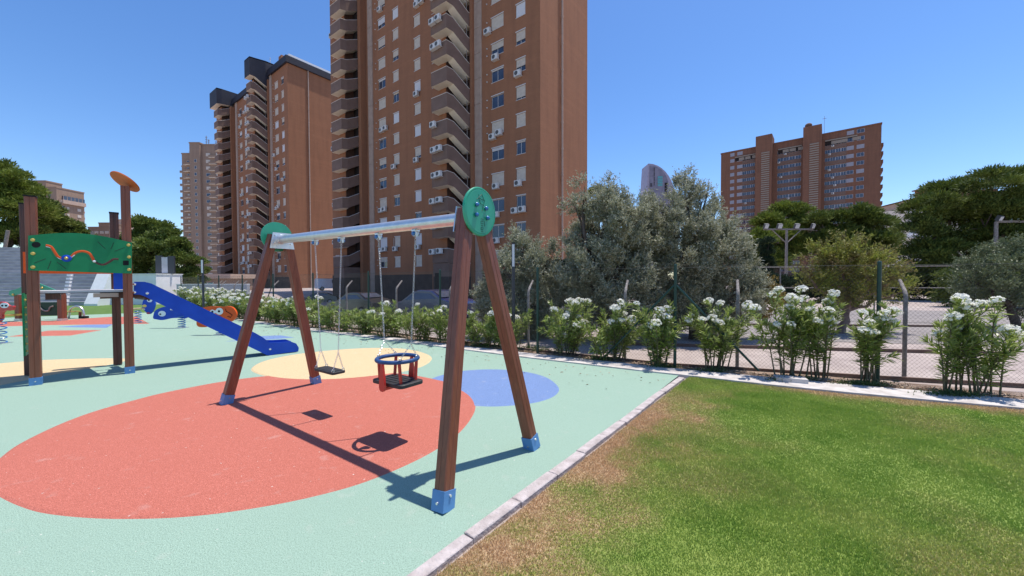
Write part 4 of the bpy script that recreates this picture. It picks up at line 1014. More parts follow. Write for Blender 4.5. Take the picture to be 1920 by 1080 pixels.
# ---------------------------------------------------------------- tan towers
def strips(mb, x0, x1, y, z0, z1, n, mi=0): pass
def simple_tower(label, blocks, m, wins, rz, loc, extra=None):
    t = thing('apartment_block', label, 'building', loc, rz)
    for i, (x0, x1, y0, y1, z1) in enumerate(blocks):
        mb = MB(); mb.box(x0, x1, y0, y1, -4, z1); mb.box(x0-.15, x1+.15, y0-.15, y1+.15, z1, z1+.5); obj('block', mb, m, t)
    cache = {}
    for (x, z, w, h, kind, y) in wins:
        key = (w, h, kind)
        if key not in cache:
            f = MB(); f.box(-w/2, w/2, -.12, -.01, 0, h, 0); f2 = MB()
            f2.box(-w/2+.1, w/2-.1, -.15, -.121, .1, h-.1 if kind != 1 else h-.1)
            cache[key] = (f.mesh('window', M['rail']), f2.mesh('pane', M['glass'] if kind != 1 else M['shut']))
        a, b_ = cache[key]; o = link('window', a, t, (x, y, z)); link('pane' if kind != 1 else 'shutter', b_, o)
    return t
def tan3():
    Y = 163; k = Y/F; ox = AY(365, 500, Y).x
    def X(px): return (px-365)*k
    def Z(py): return H+(529-py)*k
    bl = [(X(330), X(340), 4, 14, Z(312)), (X(338), X(362), 2, 16, Z(291)), (X(360), X(379), 0, 18, Z(274)), (X(379), X(420), 1, 18, Z(276))]
    wins = []; r = random.Random(4); n = 20
    for i in range(n):
        z = .2+2.85*i
        for px, y, w, ks in ((391, 1, 1.7, [0, 1, 1]), (409, 1, 1.2, [1]), (371, 0, 1.0, [0]), (350, 2, .9, [0, 1])):
            if z+1.5 < Z(278 if px > 379 else 300): wins.append((X(px), z+.5, w, 1.3, r.choice(ks), y))
    t = simple_tower('pale tan high-rise with stepped top and roof aerials, behind the black-capped tower', bl, M['tan'], wins, 0, (ox, Y, 0))
    mbm = MB(); mbm.box(-1.5, 1.5, -.6, 0, 0, .9); mbm.box(-1.5, 1.5, -.6, 0, -.15, -.01, 1); bm = mbm.mesh('balcony', [M['tan'], M['soffit']])
    for i in range(n):
        z = .2+2.85*i
        if z < Z(300): link('balcony', bm, t, (X(349), 2, z)); link('balcony', bm, t, (X(357.5)-.4, 1.5, z))
        if z < Z(322): link('balcony', bm, t, (X(334.5), 4, z))
        if z < Z(285): link('balcony', bm, t, (X(400), 1, z))
    for px, py, hh in ((374.5, 272, 4.6), (379, 274, 3.5), (393, 276, 3.2), (343, 291, 2.5)):
        mb = MB(); x = X(px); z = Z(py); mb.tube([(x, 5, z-1), (x, 5, z+hh)], .12, 5)
        for q in (.4, .65, .85): mb.box(x-.5, x+.5, 4.9, 5.1, z+hh*q, z+hh*q+.12)
        obj('aerial', mb, M['cpost'], t)
    a = MB(); a.box(X(379), X(412), -2.5, 0, Z(534), Z(527), 0); obj('ground_floor_canopy', a, M['strip'], t)
tan3()
def tan4():
    C = AY(110, 500, 168)
    wins = []; r = random.Random(9)
    for i in range(13):
        z = 1.5+2.85*i
        for x, w in ((2.2, 1.5), (4.2, .8), (8.6, 1.4)): wins.append((x, z+.8, w, 1.2, r.choice([0, 1, 1]), 0))
    t = simple_tower('tan apartment block with a long top-floor window band on the left skyline', [(0, 10.8, 0, 13, 42.6), (0, 6, 4.5, 12.5, 45.4)], M['tan'], wins, R_(90), (C.x, C.y, 0))
    mb = MB(); mb.box(2.0, 10.6, -.5, -.02, 37.9, 39.6); obj('window_band', mb, M['glass'], t)
    mb = MB()
    for q in range(6): mb.box(2.0+q*1.5, 2.12+q*1.5, -.56, -.501, 37.9, 39.6)
    mb.box(1.7, 10.8, -.9, -.02, 36.2, 37.85); obj('top_balcony', mb, M['strip'], t)
    bmm = MB(); bmm.box(0, 1.1, 1, 5, 0, 1.0); bmm = bmm.mesh('balcony', M['strip'])
    for i in range(13): link('balcony', bmm, t, (10.8, 0, 2+2.85*i))
    f = MB(); f.box(-.1, -.01, -.6, .6, 0, .9); f = f.mesh('window', M['glass'])
    for y, z in ((3, 38.8), (7.5, 38.8), (5, 35.5), (7, 35.5), (3, 30), (7.5, 27)): link('window', f, t, (0, y, z))
tan4()
# low flats on the left skyline
for lab, x0, x1, yt, Y in (('low brown flats on the left skyline behind the play tower posts', 165, 205, 427, 190), ('low grey-white flats with stepped roof behind the tall play tower post', 205, 236, 420, 210)):
    a = AY(x0, yt, Y); b_ = AY(x1, yt, Y); w = b_.x-a.x
    simple_tower(lab, [(0, w, 0, 14, a.z), (w*.3, w*.8, 2, 10, a.z+2.4)], M['tan'] if x0 == 165 else M['strip'], [(w*q, z, 1.8, 1.3, 1, 0) for q in (.15, .4, .65, .88) for z in (a.z-3, a.z-6, a.z-9, a.z-12)], 0, (a.x, Y, 0))
# small house at the foot of the tan tower
a = AY(383, 515, 60); t = thing('small_house', 'small brown house with a tall teal glass door behind the hedge', 'house', (a.x, 60, 0))
mb = MB(); mb.box(-1, 4.2, 0, 5, -4, H+(527-528)*60/F+.4); obj('wall', mb, M['tan'], t)
mb = MB(); mb.box(-1.3, 4.5, -.5, 5.4, H+.3, H+1.0); obj('roof', mb, M['strip'], t)
mb = MB(); mb.box(-.3, 1.4, -.06, -.01, -2.2, 1.3); dd = obj('door', mb, M['teal'], t)
mb = MB(); mb.box(.5, .62, -.1, -.061, -2.2, 1.3); mb.box(-.4, -.3, -.1, -.03, -2.2, 1.4); mb.box(1.4, 1.5, -.1, -.03, -2.2, 1.4); obj('frame', mb, M['rail'], dd)

# ---------------------------------------------------------------- red brick slab on the right
def slab():
    A = Vector((87.6, 160, 0)); B = Vector((124.6, 129, 0)); L = (B-A).length; d = (B-A)/L; rz = math.atan2(d.y, d.x)
    t = thing('apartment_slab', 'long red-brown brick apartment slab with two tall lift shafts on the right skyline', 'building', A, rz)
    def lx(px):           # picture column -> distance along the facade
        k = (px-960)/F; return (k*A.y-A.x)/(d.x-k*d.y)
    top = 53.6; nf = 17; sp = 2.82
    zt = [top-4.2-sp*i for i in range(nf)]      # window sills from the top
    groups = [(lx(1389.5), lx(1413), 3, 0), (lx(1455), lx(1499), 4, 0), (lx(1543), lx(1583), 4, 0)]
    singles = [(lx(1371), 1.5, 1), (lx(1385), 1.9, 1), (lx(1590), 1.9, 2), (lx(1609), 2.0, 2)]
    cols = [(a, b_, [(z, z+1.35) for z in reversed(zt)]) for a, b_, _, _ in groups]
    mb = MB(); wall_open(mb, 0, L, -4, top, cols, 0, .35); mb.box(0, L, .5, 13, -4, top); mb.add([(L, 0, -4), (L, .5, -4), (L, .5, top), (L, 0, top)], [(0, 1, 2, 3)]); mb.box(-.15, L+.15, -.15, 13.1, top, top+.5); obj('brick_wall', mb, M['redb'], t)
    r = random.Random(5)
    for gi, (a, b_, n, _) in enumerate(groups):
        w = b_-a; fm_ = MB(); gm = MB()
        for z0, z1 in ((0, .09), (1.26, 1.35)): fm_.box(.03, w-.03, .12, .2, z0, z1)
        for q in range(n*2+1):
            x = w*q/(n*2); fw = .12 if q % 2 == 0 else .05; fm_.box(max(.03, x-fw), min(w-.03, x+fw), .121, .199, .091, 1.259)
        gm.box(.05, w-.05, .22, .26, .02, 1.33); fme, gme = fm_.mesh('window', M['frameb']), gm.mesh('pane', M['glass'])
        bb = MB(); bb.box(0, w, -.05, -.004, -1.3, -.12); bb = bb.mesh('balcony_front', M['parapet'])
        for z in zt:
            if z < 2: continue
            o = link('window', fme, t, (a, 0, z)); link('pane', gme, o); link('balcony_front', bb, t, (a, 0, z))
            if r.random() < .5:
                q = ac(t, a+r.uniform(.5, w*.5), z-.65, -.05)
    for x, w, kd in singles:
        f = MB(); f.box(-w/2, w/2, -.05, -.004, 0, 1.35); f = f.mesh('window', M['frameb'])
        g = MB(); g.box(-w/2+.15, -.06, -.08, -.051, .12, 1.25); g.box(.06, w/2-.15, -.08, -.051, .12, 1.25); g = g.mesh('pane', M['glass'])
        for z in [top-1.7]+zt:
            if z < 2: continue
            o = link('window', f, t, (x, 0, z))
            if kd == 2 and r.random() < .7: link('pane', g, o)
    # lift shafts with pale louvres
    for a, b_, h in ((lx(1416), lx(1446), 57.1), (lx(1503), lx(1537), 56.9)):
        mb = MB(); mb.box(a, b_, -2.8, 5, -4, h); sh = obj('lift_shaft', mb, M['redb'], t)
        lm = MB(); w = (b_-a); lm.box(a+w*.33, a+w*.83, -2.86, -2.803, -2, .1)
        lm = MB(); n = 62; z0 = 0.; 
        for q in range(n): lm.box(a+w*.36, a+w*.86, -3.0, -2.803, z0+q*.82, z0+q*.82+.42)
        obj('louvre', lm, M['louv'], sh)['kind'] = 'stuff'
    mb = MB(); mb.ball((lx(1512), -.5, 57.9), 1.0, nu=16, nv=10, sc=(1.1, 1.1, .9)); mb.tube([(lx(1512), -.5, 56.8), (lx(1512), -.5, 57.3)], .5, 8); obj('water_tank', mb, M['edging'], t, True)
    mb = MB(); mb.tube([(lx(1541), 2, 53), (lx(1541), 2, 61)], .05, 5); mb.box(lx(1541)-.6, lx(1541)+.6, 1.95, 2.05, 60, 60.1); obj('aerial', mb, M['cpost'], t)
    for a, b_ in ((lx(1376), lx(1414)), (lx(1456), lx(1500)), (lx(1543), lx(1603))):
        mb = MB(); mb.box(a, b_, -.3, -.004, top-2.6, top-2.2); mb.box(a, b_, -.06, -.005, top-4.0, top-2.62, 1); bd = obj('top_terrace', mb, [M['louv'], M['dark']], t)
        for q in (.2, .45, .85):
            m2_ = MB(); x = a+(b_-a)*q; m2_.box(x, x+2.2, -.12, -.07, top-3.9, top-2.8); obj('awning', m2_, M['louv'], bd)
    mb = MB()
    for q in range(16): mb.box(L+.01, L+.7, 2, 9, 1.5+2.82*q+sp, 2.6+2.82*q+sp)
    obj('end_balconies', mb, M['redb'], t)
slab()
# sail shaped tower far away
Y = 400; k = Y/F; c = AY(1235, 500, Y); t = thing('curved_tower', 'distant lilac tower with a curved sail-like top behind the olive trees', 'building', (c.x, Y, 0))
def ZZ(py): return H+(524-py)*k
ol = [(1210, 500), (1211.5, 370), (1213, 340), (1215, 309)]+[(1215+50*math.sin(a)**1.0, 309+66*(1-math.cos(a))) for a in [R_(10*q) for q in range(1, 10)]]+[(1268, 420), (1270, 500)]
mb = MB(); P = [((x-1235)*k, ZZ(y)) for x, y in ol]; mb.prism(P, (0, 10, 0), (1, 0, 0), UP, (0, -1, 0), 20); obj('body', mb, M['lilac'], t)
inn = [(1214.5, 420), (1216, 360), (1217.5, 313)]+[(1217.5+34*math.sin(R_(12*q)), 313+36*(1-math.cos(R_(12*q)))) for q in range(1, 7)]+[(1252, 345), (1252, 420)]
mb = MB(); mb.prism([((x-1235)*k, ZZ(y)) for x, y in inn], (0, -.2, 0), (1, 0, 0), UP, (0, -1, 0), .3); gl = obj('recessed_front', mb, mat('grey_lilac_glass', (.16, .14, .18), .3, (.24, .21, .26), .2), t)
for x0, x1, y0, y1, mm in ((1232, 1241, 332, 351, 'teal'), (1225, 1226, 316, 350, 'dark'), (1245, 1250, 344, 366, 'dark'), (1218, 1222, 345, 352, 'dark')):
    for q in range(4):
        mb = MB(); za, zb = ZZ(y1)+(ZZ(y0)-ZZ(y1))*q/4, ZZ(y1)+(ZZ(y0)-ZZ(y1))*(q+1)/4-.5; mb.box((x0-1235)*k, (x1-1235)*k, -.6, -.36, za, zb); obj('pane', mb, M[mm], gl)
# apartment block behind the right pines
C = AY(1703, 500, 92); t = thing('apartment_block', 'pale apartment block with brown roof half hidden by the right-hand pines', 'building', (C.x, 92, 0), R_(-12))
k = 92/F; mb = MB(); mb.box(0, 16, 0, 12, -4, H+(522-388)*k); obj('wall', mb, M['soffit'], t)
mb = MB(); mb.box(.3, 16, .6, 12, H+(522-388)*k, H+(522-376)*k); mb.box(.6, 4, .55, .6, H+(522-386)*k, H+(522-378)*k, 1); obj('top_floor', mb, [M['strip'], M['glass']], t)
mb = MB(); mb.prism([(0, 0), (17, 0), (17, 1.6), (6, 1.5)], (-.3, 6, H+(522-375)*k), (1, 0, 0), UP, (0, -1, 0), 13); obj('roof', mb, M['redb'], t)
mb = MB(); mb.box(6.5, 12, 2, 8, H+(522-365)*k, H+(522-349)*k); mb.box(6.1, 12.4, 1.6, 8.4, H+(522-349)*k, H+(522-347)*k); obj('penthouse', mb, M['brick'], t)
for q in range(7):
    mb = MB(); mb.box(-.6, 4.5, -1.2, -.01, H+(522-392)*k-3*q-1.2, H+(522-392)*k-3*q-.1); obj('balcony', mb, M['stone'], t)
    mb = MB(); mb.box(.5, 4, -.06, -.004, H+(522-392)*k-3*q-2.9, H+(522-392)*k-3*q-1.3); obj('window', mb, M['glass'], t)

# ---------------------------------------------------------------- bleachers and walls on the left
X1 = -27.2
bl = thing('bleachers', 'grey concrete bleacher steps rising on the left behind the playground', 'bleachers', (X1, 25.5, 0))
for i in range(18):
    y0 = .36*i+(0 if i < 9 else .5); mb = MB(); xe = ((185 if i < 9 else 120)-960)/F*(25.5+y0)-X1; mb.box(-40, xe, y0, y0+.36+(.5 if i == 8 else 0), -.3, .25*(i+1)); mb.box(-40, xe, y0-.03, y0-.001, .25*(i+1)-.05, .25*(i+1)-.002, 1); obj('step', mb, [M['step'], M['grey']], bl)
for i in range(9):
    for x in ((121+i*1.3-960)/F*(25.5+.36*i)-X1,):
        mb = MB(); mb.box(x, x+.3, .36*i-.2, .36*i+.02, .25*i, .25*i+.14); obj('step_block', mb, M['stone'], bl)
wl = thing('ramp_wall', 'white steeply sloping wall closing the right end of the bleachers', 'wall', (-28.0, 25.2, 0))
mb = MB(); mb.prism([(0, -.1), (1.1, -.1), (1.1, 2.16), (.86, 2.16), (0, .12)], (0, 0, 0), (0, 1, 0), UP, (1, 0, 0), .9); obj('sloping_wall', mb, M['stone'], wl)
gw = thing('retaining_wall', 'retaining wall behind the slide top, grey front and bright white end', 'wall', (-27.53, 26.3, 0))
mb = MB(); mb.box(0, 2.88, 0, 2.1, -.3, 2.08); obj('wall', mb, M['stone'], gw); mb = MB(); mb.box(-.02, 2.92, -.04, 2.14, 2.081, 2.14); obj('coping', mb, M['stone'], gw)
c = AY(331, 537, 27); c2 = AY(358, 537, 27); lw = thing('low_wall', 'low grey wall between the white wall and the oleander hedge', 'wall', (c.x, 27, 0)); mb = MB(); mb.box(0, 5, 0, .3, -.6, 1.35); obj('wall', mb, M['grey'], lw); mb = MB(); mb.box(-.03, 5, -.03, .33, 1.351, 1.4); obj('coping', mb, M['stone'], lw)
c = AY(292, 517, 27.5); t = thing('screen_panel', 'dark screen with a pale central stripe on top of the white wall', 'screen', (c.x, 27.5, 2.15)); k = 27.5/F
mb = MB(); mb.box(0, 12*k, 0, .1, 0, 34*k); mb.box(23*k, 35*k, 0, .1, 0, 33*k); obj('dark_panel', mb, M['lamp'], t); mb = MB(); mb.box(12*k, 23*k, -.02, .08, .05, 31*k); obj('pale_panel', mb, M['grey'], t)
# netting poles leaning over the bleachers
for (x0, y0, x1, y1), lab in (((2, 468, 15, 432), 'leaning grey pole on the left end of the bleachers'), ((168, 452, 174, 434), 'short leaning grey pole behind the activity panel')):
    a, b_ = AY(x0, y0, 33), AY(x1, y1, 33); mb = MB(); mb.tube([Vector((0, 0, -1.5)), b_-a], .12, 8); o = obj('leaning_pole', mb, M['cpost'], None, True); o.location = a; o['label'] = lab; o['category'] = 'pole'

# ---------------------------------------------------------------- cars behind the fence
def car(loc, rz, paint, label, van=False):
    t = thing('parked_car' if not van else 'parked_van', label, 'van' if van else 'car', loc, rz)
    if van: pr = [(-2.2, .35), (-2.25, .9), (-2.15, 1.05), (-1.5, 1.15), (-.9, 1.85), (-.6, 1.92), (2.1, 1.92), (2.25, 1.7), (2.28, .35)]
    else: pr = [(-2.1, .3), (-2.15, .62), (-2.0, .78), (-1.05, .92), (-.35, 1.36), (0, 1.44), (.8, 1.42), (1.45, 1.1), (1.95, 1.0), (2.1, .85), (2.12, .3)]
    mb = MB(); N = len(pr); secs = []
    for y in (-.84, -.8, -.62, .62, .8, .84):
        P = []
        for x, z in pr:
            yy = y; zz = z; lean = max(0, z-.9)*.28
            yy = math.copysign(abs(y)-(lean if abs(y) > .7 else 0), y); zz = z-(.03 if abs(y) > .82 else 0)
            P.append((x*(1 if abs(y) < .82 else .99), yy, zz))
        secs.append(P)
    vs = [v for P in secs for v in P]; fs = [tuple(range(N)), tuple(range(len(secs)*N-1, (len(secs)-1)*N-1, -1))]
    for s_ in range(len(secs)-1):
        for i in range(N):
            j = (i+1) % N; fs.append((s_*N+i, s_*N+N+i, s_*N+N+j, s_*N+j))
    mb.add(vs, fs); obj('body', mb, M[paint], t, True)
    # glazing
    if van: w = [((-1.42, 1.22), (-.92, 1.78))]
    else: w = [((-.98, .97), (-.38, 1.33)), ((1.42, 1.14), (.85, 1.38))]
    for (xa, za), (xb, zb) in w:
        sgn = -1 if xa < 0 else 1; mb = MB(); o = .012
        mb.add([(xa+sgn*.02, -.68, za+o), (xa+sgn*.02, .68, za+o), (xb+sgn*.02, .58, zb+o), (xb+sgn*.02, -.58, zb+o)], [(0, 1, 2, 3)]); obj('windscreen', mb, M['glass'], t)
    for y in (-1, 1):
        mb = MB(); zz = 1.3 if not van else 1.7; P = [(-.8, .98), (-.28, zz), (.75, zz), (1.2, 1.08)] if not van else [(-1.2, 1.15), (-.85, 1.7), (-.1, 1.7), (-.1, 1.15)]
        mb.add([(x, y*(.846-max(0, z-.9)*.28), z) for x, z in P], [(0, 1, 2, 3)]); obj('side_window', mb, M['glass'], t)
        for x in (-1.32, 1.32):
            mb = MB(); mb.tube([(x, y*.86, .31), (x, y*.66, .31)], .31, 20); wh = obj('wheel', mb, M['tyre'], t, True); mb = MB(); mb.tube([(x, y*.875, .31), (x, y*.80, .31)], .2, 14); obj('rim', mb, M['cars'], wh, True)
        mb = MB(); mb.ball((-2.02 if not van else -2.16, y*.6, .66 if not van else .85), .13, nu=10, nv=6, sc=(.5, 1.2, .7)); obj('headlight', mb, M['lens'], t, True)
    return t
def cpos(px, Y): x = AY(px, 500, Y).x; return (x, Y, gz(x, Y)+.05)
car(cpos(619, 62), R_(215), 'carw', 'white van parked at the corner of the central tower, behind the black car', True)
car(cpos(596, 45), R_(20), 'carb', 'black car with pale windscreen parked in front of the white van')
car(cpos(672, 24), R_(-30), 'carb', 'black car parked behind the middle of the chain-link fence')
car(cpos(806, 17.5), R_(-35), 'carn', 'navy blue car parked behind the oleanders near the swing leg')
# stair handrails in front of the central tower
a = AY(789, 570, 26); st = thing('stair_rail', 'pair of pale sloping stair handrails behind the chain-link fence', 'handrail', (a.x, 26, -.8)); k = 26/F
for q, o_ in ((0, 0), (12, .5)):
    mb = MB(); z0 = .8+H+(524-(572+0))*k; mb.tube([(q*k, o_, z0), ((q+38)*k, o_, z0+29*k)], .03, 6)
    for s_ in (0, .5, 1): mb.tube([(q*k+38*k*s_, o_, z0+29*k*s_), (q*k+38*k*s_, o_, z0+29*k*s_-.9)], .022, 5)
    obj('handrail', mb, M['cpost'], st, True)
mb = MB()
for i in range(8): mb.box((4+4*i)*k, (50)*k, .05, 1.6, -.3, .1+.14*i)
obj('stair', mb, M['grey'], st)
# timber edgings on the sandy ground
for a, b_, lab in (((2.6, 9.7), (10.9, 8.2), 1), ((3.0, 14.2), (18, 12.6), 2)):
    mb = MB(); mb.tube([(*a, .0), (*b_, .0)], 1, prof=[(.04, .03), (-.05, .03), (-.05, -.03), (.04, -.03)], up=(0, 0, 1)); obj('ground_edging', mb, M['edging'], kind='structure')
# iron railing far behind on the right
rl = thing('sports_court_railing', 'thin white horizontal railing across the dark trees on the right', 'railing', (9, 19, 0))
for z in (2.2, 1.2):
    mb = MB(); mb.tube([(0, 0, z), (20, -3, z)], .017, 6); obj('rail', mb, M['cpost'], rl, True)
for q in range(6):
    mb = MB(); mb.tube([(4*q, -.6*q, 0), (4*q, -.6*q, 2.25)], .03, 6); obj('post', mb, M['cpost'], rl, True)

# ---------------------------------------------------------------- trees
def leaves(rg, P, D, ln, wd, jit=.5):
    """P (n,3) positions, D (n,3) mean directions -> diamond quads"""
    n = len(P); d = D+rg.normal(0, jit, (n, 3)); d /= np.linalg.norm(d, axis=1)[:, None]+1e-9
    s = np.cross(d, rg.normal(0, 1, (n, 3))); s /= np.linalg.norm(s, axis=1)[:, None]+1e-9
    L = (ln*rg.uniform(.7, 1.3, n))[:, None]; Wd = (wd*rg.uniform(.75, 1.25, n))[:, None]
    V = np.stack([P, P+d*L*.45+s*Wd*.5, P+d*L, P+d*L*.45-s*Wd*.5], 1); return V
def sph(rg, n):
    v = rg.normal(0, 1, (n, 3)); return v/np.linalg.norm(v, axis=1)[:, None]
def crown(seed, lobes, n, ln, wd, mode='olive', low=.45, clump=.12):
    rg = np.random.default_rng(seed); vol = np.array([l[3]**2*l[4] for l in lobes]); out = []
    tot = vol.sum()
    for (c, dens, fl, r, _), v in zip([(l[0], l[1], l[2], l[3], l[4]) for l in lobes], vol):
        m = int(n*v/tot); c = np.array(c)
        if mode == 'olive':      # upright sprays
            k = max(3, m//14); nc = max(7, int(26*(r/.5)**1.2)); cd = sph(rg, nc); cr_ = r*(low+(1.02-low)*rg.random(nc)**.5)*rg.uniform(.85, 1.12, nc); ix = rg.integers(0, nc, k)
            p = c+(cd[ix]*cr_[ix][:, None]+rg.normal(0, .13*r**.5*.55, (k, 3))*rg.uniform(.5, 1.3, nc)[ix][:, None])*np.array([1, 1, fl]); dr = cd[ix]
            ax = dr*.6+np.array([0, 0, .75])+rg.normal(0, .35, (k, 3)); ax /= np.linalg.norm(ax, axis=1)[:, None]
            L = clump*rg.uniform(1.0, 2.6, k)
            t = rg.random((k, 14)); P = (p[:, None]+ax[:, None]*(t*L[:, None])[..., None]+rg.normal(0, .012, (k, 14, 3))).reshape(-1, 3); D = np.repeat(ax*.55, 14, 0)
            out.append(leaves(rg, P, D, ln, wd, .42))
        else:                     # tufted clumps on the surface
            k = max(4, m//26); dr = sph(rg, k); dr[:, 2] = np.where(rg.random(k) < .65, np.abs(dr[:, 2]), dr[:, 2])
            nc = max(10, int(k/14)); cd = sph(rg, nc); cd[:, 2] = np.where(rg.random(nc) < .7, np.abs(cd[:, 2]), cd[:, 2]); cr_ = r*(low+(1.0-low)*rg.random(nc)**.4)*rg.uniform(.8, 1.15, nc); ix = rg.integers(0, nc, k); dr = cd[ix]
            p = c+(cd[ix]*cr_[ix][:, None]+rg.normal(0, .10*r, (k, 3))*np.array([1, 1, .85]))*np.array([1, 1, fl])
            q = sph(rg, k*26).reshape(k, 26, 3)*np.array([1, 1, .85])*(clump*rg.random((k, 26, 1))**.4); q[..., 2] = np.abs(q[..., 2])*1.0-.25*clump
            P = (p[:, None]+q).reshape(-1, 3); D = (q/clump+dr[:, None]*.4+np.array([0, 0, .45])).reshape(-1, 3)
            out.append(leaves(rg, P, D, ln, wd, .45))
    return np.concatenate(out)
def limb(mb, a, b_, r0, r1, rg, seg=5, wob=.06):
    a, b_ = Vector(a), Vector(b_); P = [a]; L = (b_-a).length
    for i in range(1, seg): t = i/seg; P.append(a+(b_-a)*t+Vector((rg.uniform(-1, 1), rg.uniform(-1, 1), rg.uniform(-.5, .8)))*wob*L*math.sin(math.pi*t))
    P.append(b_); mb.tube(P, [r0+(r1-r0)*i/seg for i in range(seg+1)], 7)
def tree(name, label, cat, Y, lobes, n, ln, wd, lm, mode='pine', base=None, tr=.2, seed=1, bark='bark', z0=None, group=None, low=.45, clump=.3, flat=.85, ydepth=.5):
    """lobes in picture coordinates (x, y, radius[, depth offset]) at depth Y"""
    rg = random.Random(seed); k = Y/F; LB = []
    for l in lobes:
        dy = l[3] if len(l) > 3 else rg.uniform(-1, 1)*ydepth*l[2]*k*1.2
        c = AY(l[0], l[1], Y); r = l[2]*k; s = (Y+dy)/Y
        c = Vector((c.x*s, Y+dy, H+(c.z-H)*s)); LB.append([c, 1, flat, r*s, r*s])
    bx = base if base is not None else lobes[0][0]
    B = AY(bx, 500, Y); B = Vector((B.x, Y, gz(B.x, Y)-.05 if z0 is None else z0))
    t = thing(name, label, cat, B, group=group)
    if mode == 'tuft': n = int(n*1.7); ln *= 1.15; wd *= 1.2; low = .25
    V = crown(seed, [(tuple(c-B), d, f, r, r2) for c, d, f, r, r2 in LB], n, ln, wd, mode, low, clump)
    npmesh('crown', V, 4, lm, t)
    mb = MB(); cen = sum((c for c, *_ in LB), Vector())/len(LB)-B; fork = Vector((cen.x*.45, cen.y*.45, max(.5, cen.z*.42)))
    limb(mb, (0, 0, -.1), fork, tr, tr*.7, rg, 5, .05)
    for c, d, f, r, r2 in LB:
        e = (c-B); limb(mb, fork, fork+(e-fork)*.9, tr*.5, tr*.12, rg, 5, .1)
        for _ in range(3):
            q = Vector(sph(np.random.default_rng(rg.randrange(9999)), 1)[0])*r*.8; limb(mb, fork+(e-fork)*.75, e+q, tr*.14, tr*.03, rg, 3, .1)
    obj('trunk', mb, M[bark], t, True)
    return t
def OL(label, Y, lobes, n, base, seed, tr=.12):
    return tree('olive_tree', label, 'tree', Y, lobes, int(n*2.3), .072, .021, LF['olive'], 'olive', base, tr, seed, low=.2, clump=.14, flat=1.0, ydepth=.7, group='olive trees behind the fence')
OL('smaller silvery olive tree right behind the slim lamp post', 11.0, [(945, 505, 34), (985, 475, 26), (975, 450, 17), (1005, 520, 40), (940, 560, 42), (1000, 580, 52), (1045, 545, 34), (960, 610, 36), (1030, 475, 16), (925, 590, 24)], 52000, 1010, 11)
OL('large silvery olive tree with tall shoots left of the curved tower', 10.2, [(1082, 385, 20), (1090, 352, 13), (1110, 440, 46), (1135, 385, 30), (1175, 420, 46), (1145, 500, 66), (1095, 510, 46), (1205, 480, 56), (1090, 580, 44), (1170, 580, 60), (1135, 350, 14), (1215, 410, 30)], 92000, 1130, 12, .15)
OL('large silvery olive tree with the topmost wispy shoots right of the curved tower', 10.6, [(1240, 405, 36), (1280, 365, 28), (1282, 335, 15), (1312, 400, 34), (1318, 355, 12), (1265, 460, 54), (1335, 470, 54), (1382, 500, 40), (1300, 540, 66), (1385, 560, 42), (1245, 570, 50), (1410, 535, 26), (1350, 420, 26), (1320, 590, 46)], 92000, 1300, 13, .15)
tree('pine_tree', 'broad dark pine tree covering the right edge of the sky', 'tree', 27, [(1862, 352, 42), (1905, 345, 42), (1835, 400, 48), (1895, 410, 55), (1955, 380, 60), (1860, 460, 60), (1930, 470, 60), (1870, 520, 50)], 46000, .24, .05, LF['pine'], 'tuft', 1880, .35, 21, clump=.55, flat=.75)
tree('pine_tree', 'dark pine tree left of the broad right-hand pine, beside the gap of sky', 'tree', 29, [(1775, 365, 34), (1745, 392, 34), (1728, 440, 32), (1788, 415, 42), (1750, 480, 42), (1730, 520, 34), (1800, 470, 46), (1785, 530, 46)], 42000, .24, .05, LF['pine'], 'tuft', 1770, .35, 22, clump=.55, flat=.75)
tree('pine_tree', 'bright green umbrella pine in front of the lower left of the brick slab', 'tree', 46, [(1440, 418, 22), (1480, 404, 26), (1508, 425, 24), (1418, 455, 24), (1462, 445, 30), (1500, 465, 26), (1405, 480, 18), (1440, 490, 28)], 30000, .38, .09, LF['pine2'], 'tuft', 1462, .35, 23, clump=.8, flat=.75)
tree('pine_tree', 'dark rounded umbrella pine in front of the lower right of the brick slab', 'tree', 44, [(1600, 412, 30), (1560, 420, 26), (1640, 420, 26), (1655, 450, 24), (1535, 412, 16), (1580, 455, 34), (1630, 465, 34), (1540, 455, 28), (1600, 500, 34)], 34000, .36, .085, LF['pine'], 'tuft', 1595, .35, 24, clump=.8, flat=.75)
tree('cypress_tree', 'narrow dark cypress left of the T-shaped floodlight mast', 'tree', 30, [(1438, 455, 9), (1438, 475, 12), (1439, 500, 14), (1440, 530, 15), (1424, 510, 11)], 14000, .12, .04, LF['cyp'], 'tuft', 1439, .12, 25, clump=.25, flat=1.3)
tree('flowering_tree', 'small yellow-green tree with reddish twigs and a leaning trunk beyond the sand', 'tree', 11.6, [(1540, 485, 32), (1575, 470, 28), (1600, 505, 44), (1560, 520, 40), (1640, 500, 34), (1520, 530, 24), (1660, 530, 34), (1625, 545, 40), (1690, 550, 22), (1590, 560, 30)], 36000, .06, .03, LF['boug'], 'olive', 1578, .13, 26, 'barkr', low=.25, clump=.16, flat=.85)
tree('grey_tree', 'grey-green leafy tree at the right edge above the sandy ground', 'tree', 12.5, [(1850, 500, 34), (1895, 480, 36), (1835, 545, 30), (1885, 545, 42), (1930, 520, 44), (1815, 520, 22), (1940, 580, 30)], 34000, .07, .028, LF['grey'], 'olive', 1912, .14, 27, low=.3, clump=.16)
tree('orange_shrub', 'small orange-tinged shrub right of the big olive trees', 'shrub', 10.6, [(1425, 545, 20), (1440, 570, 22), (1420, 590, 18)], 9000, .05, .025, leafmat('orange_leaf', (.16, .12, .02), (.26, .17, .03), (.34, .24, .05), 3, .6), 'olive', 1430, .03, 28, low=.2, clump=.12)
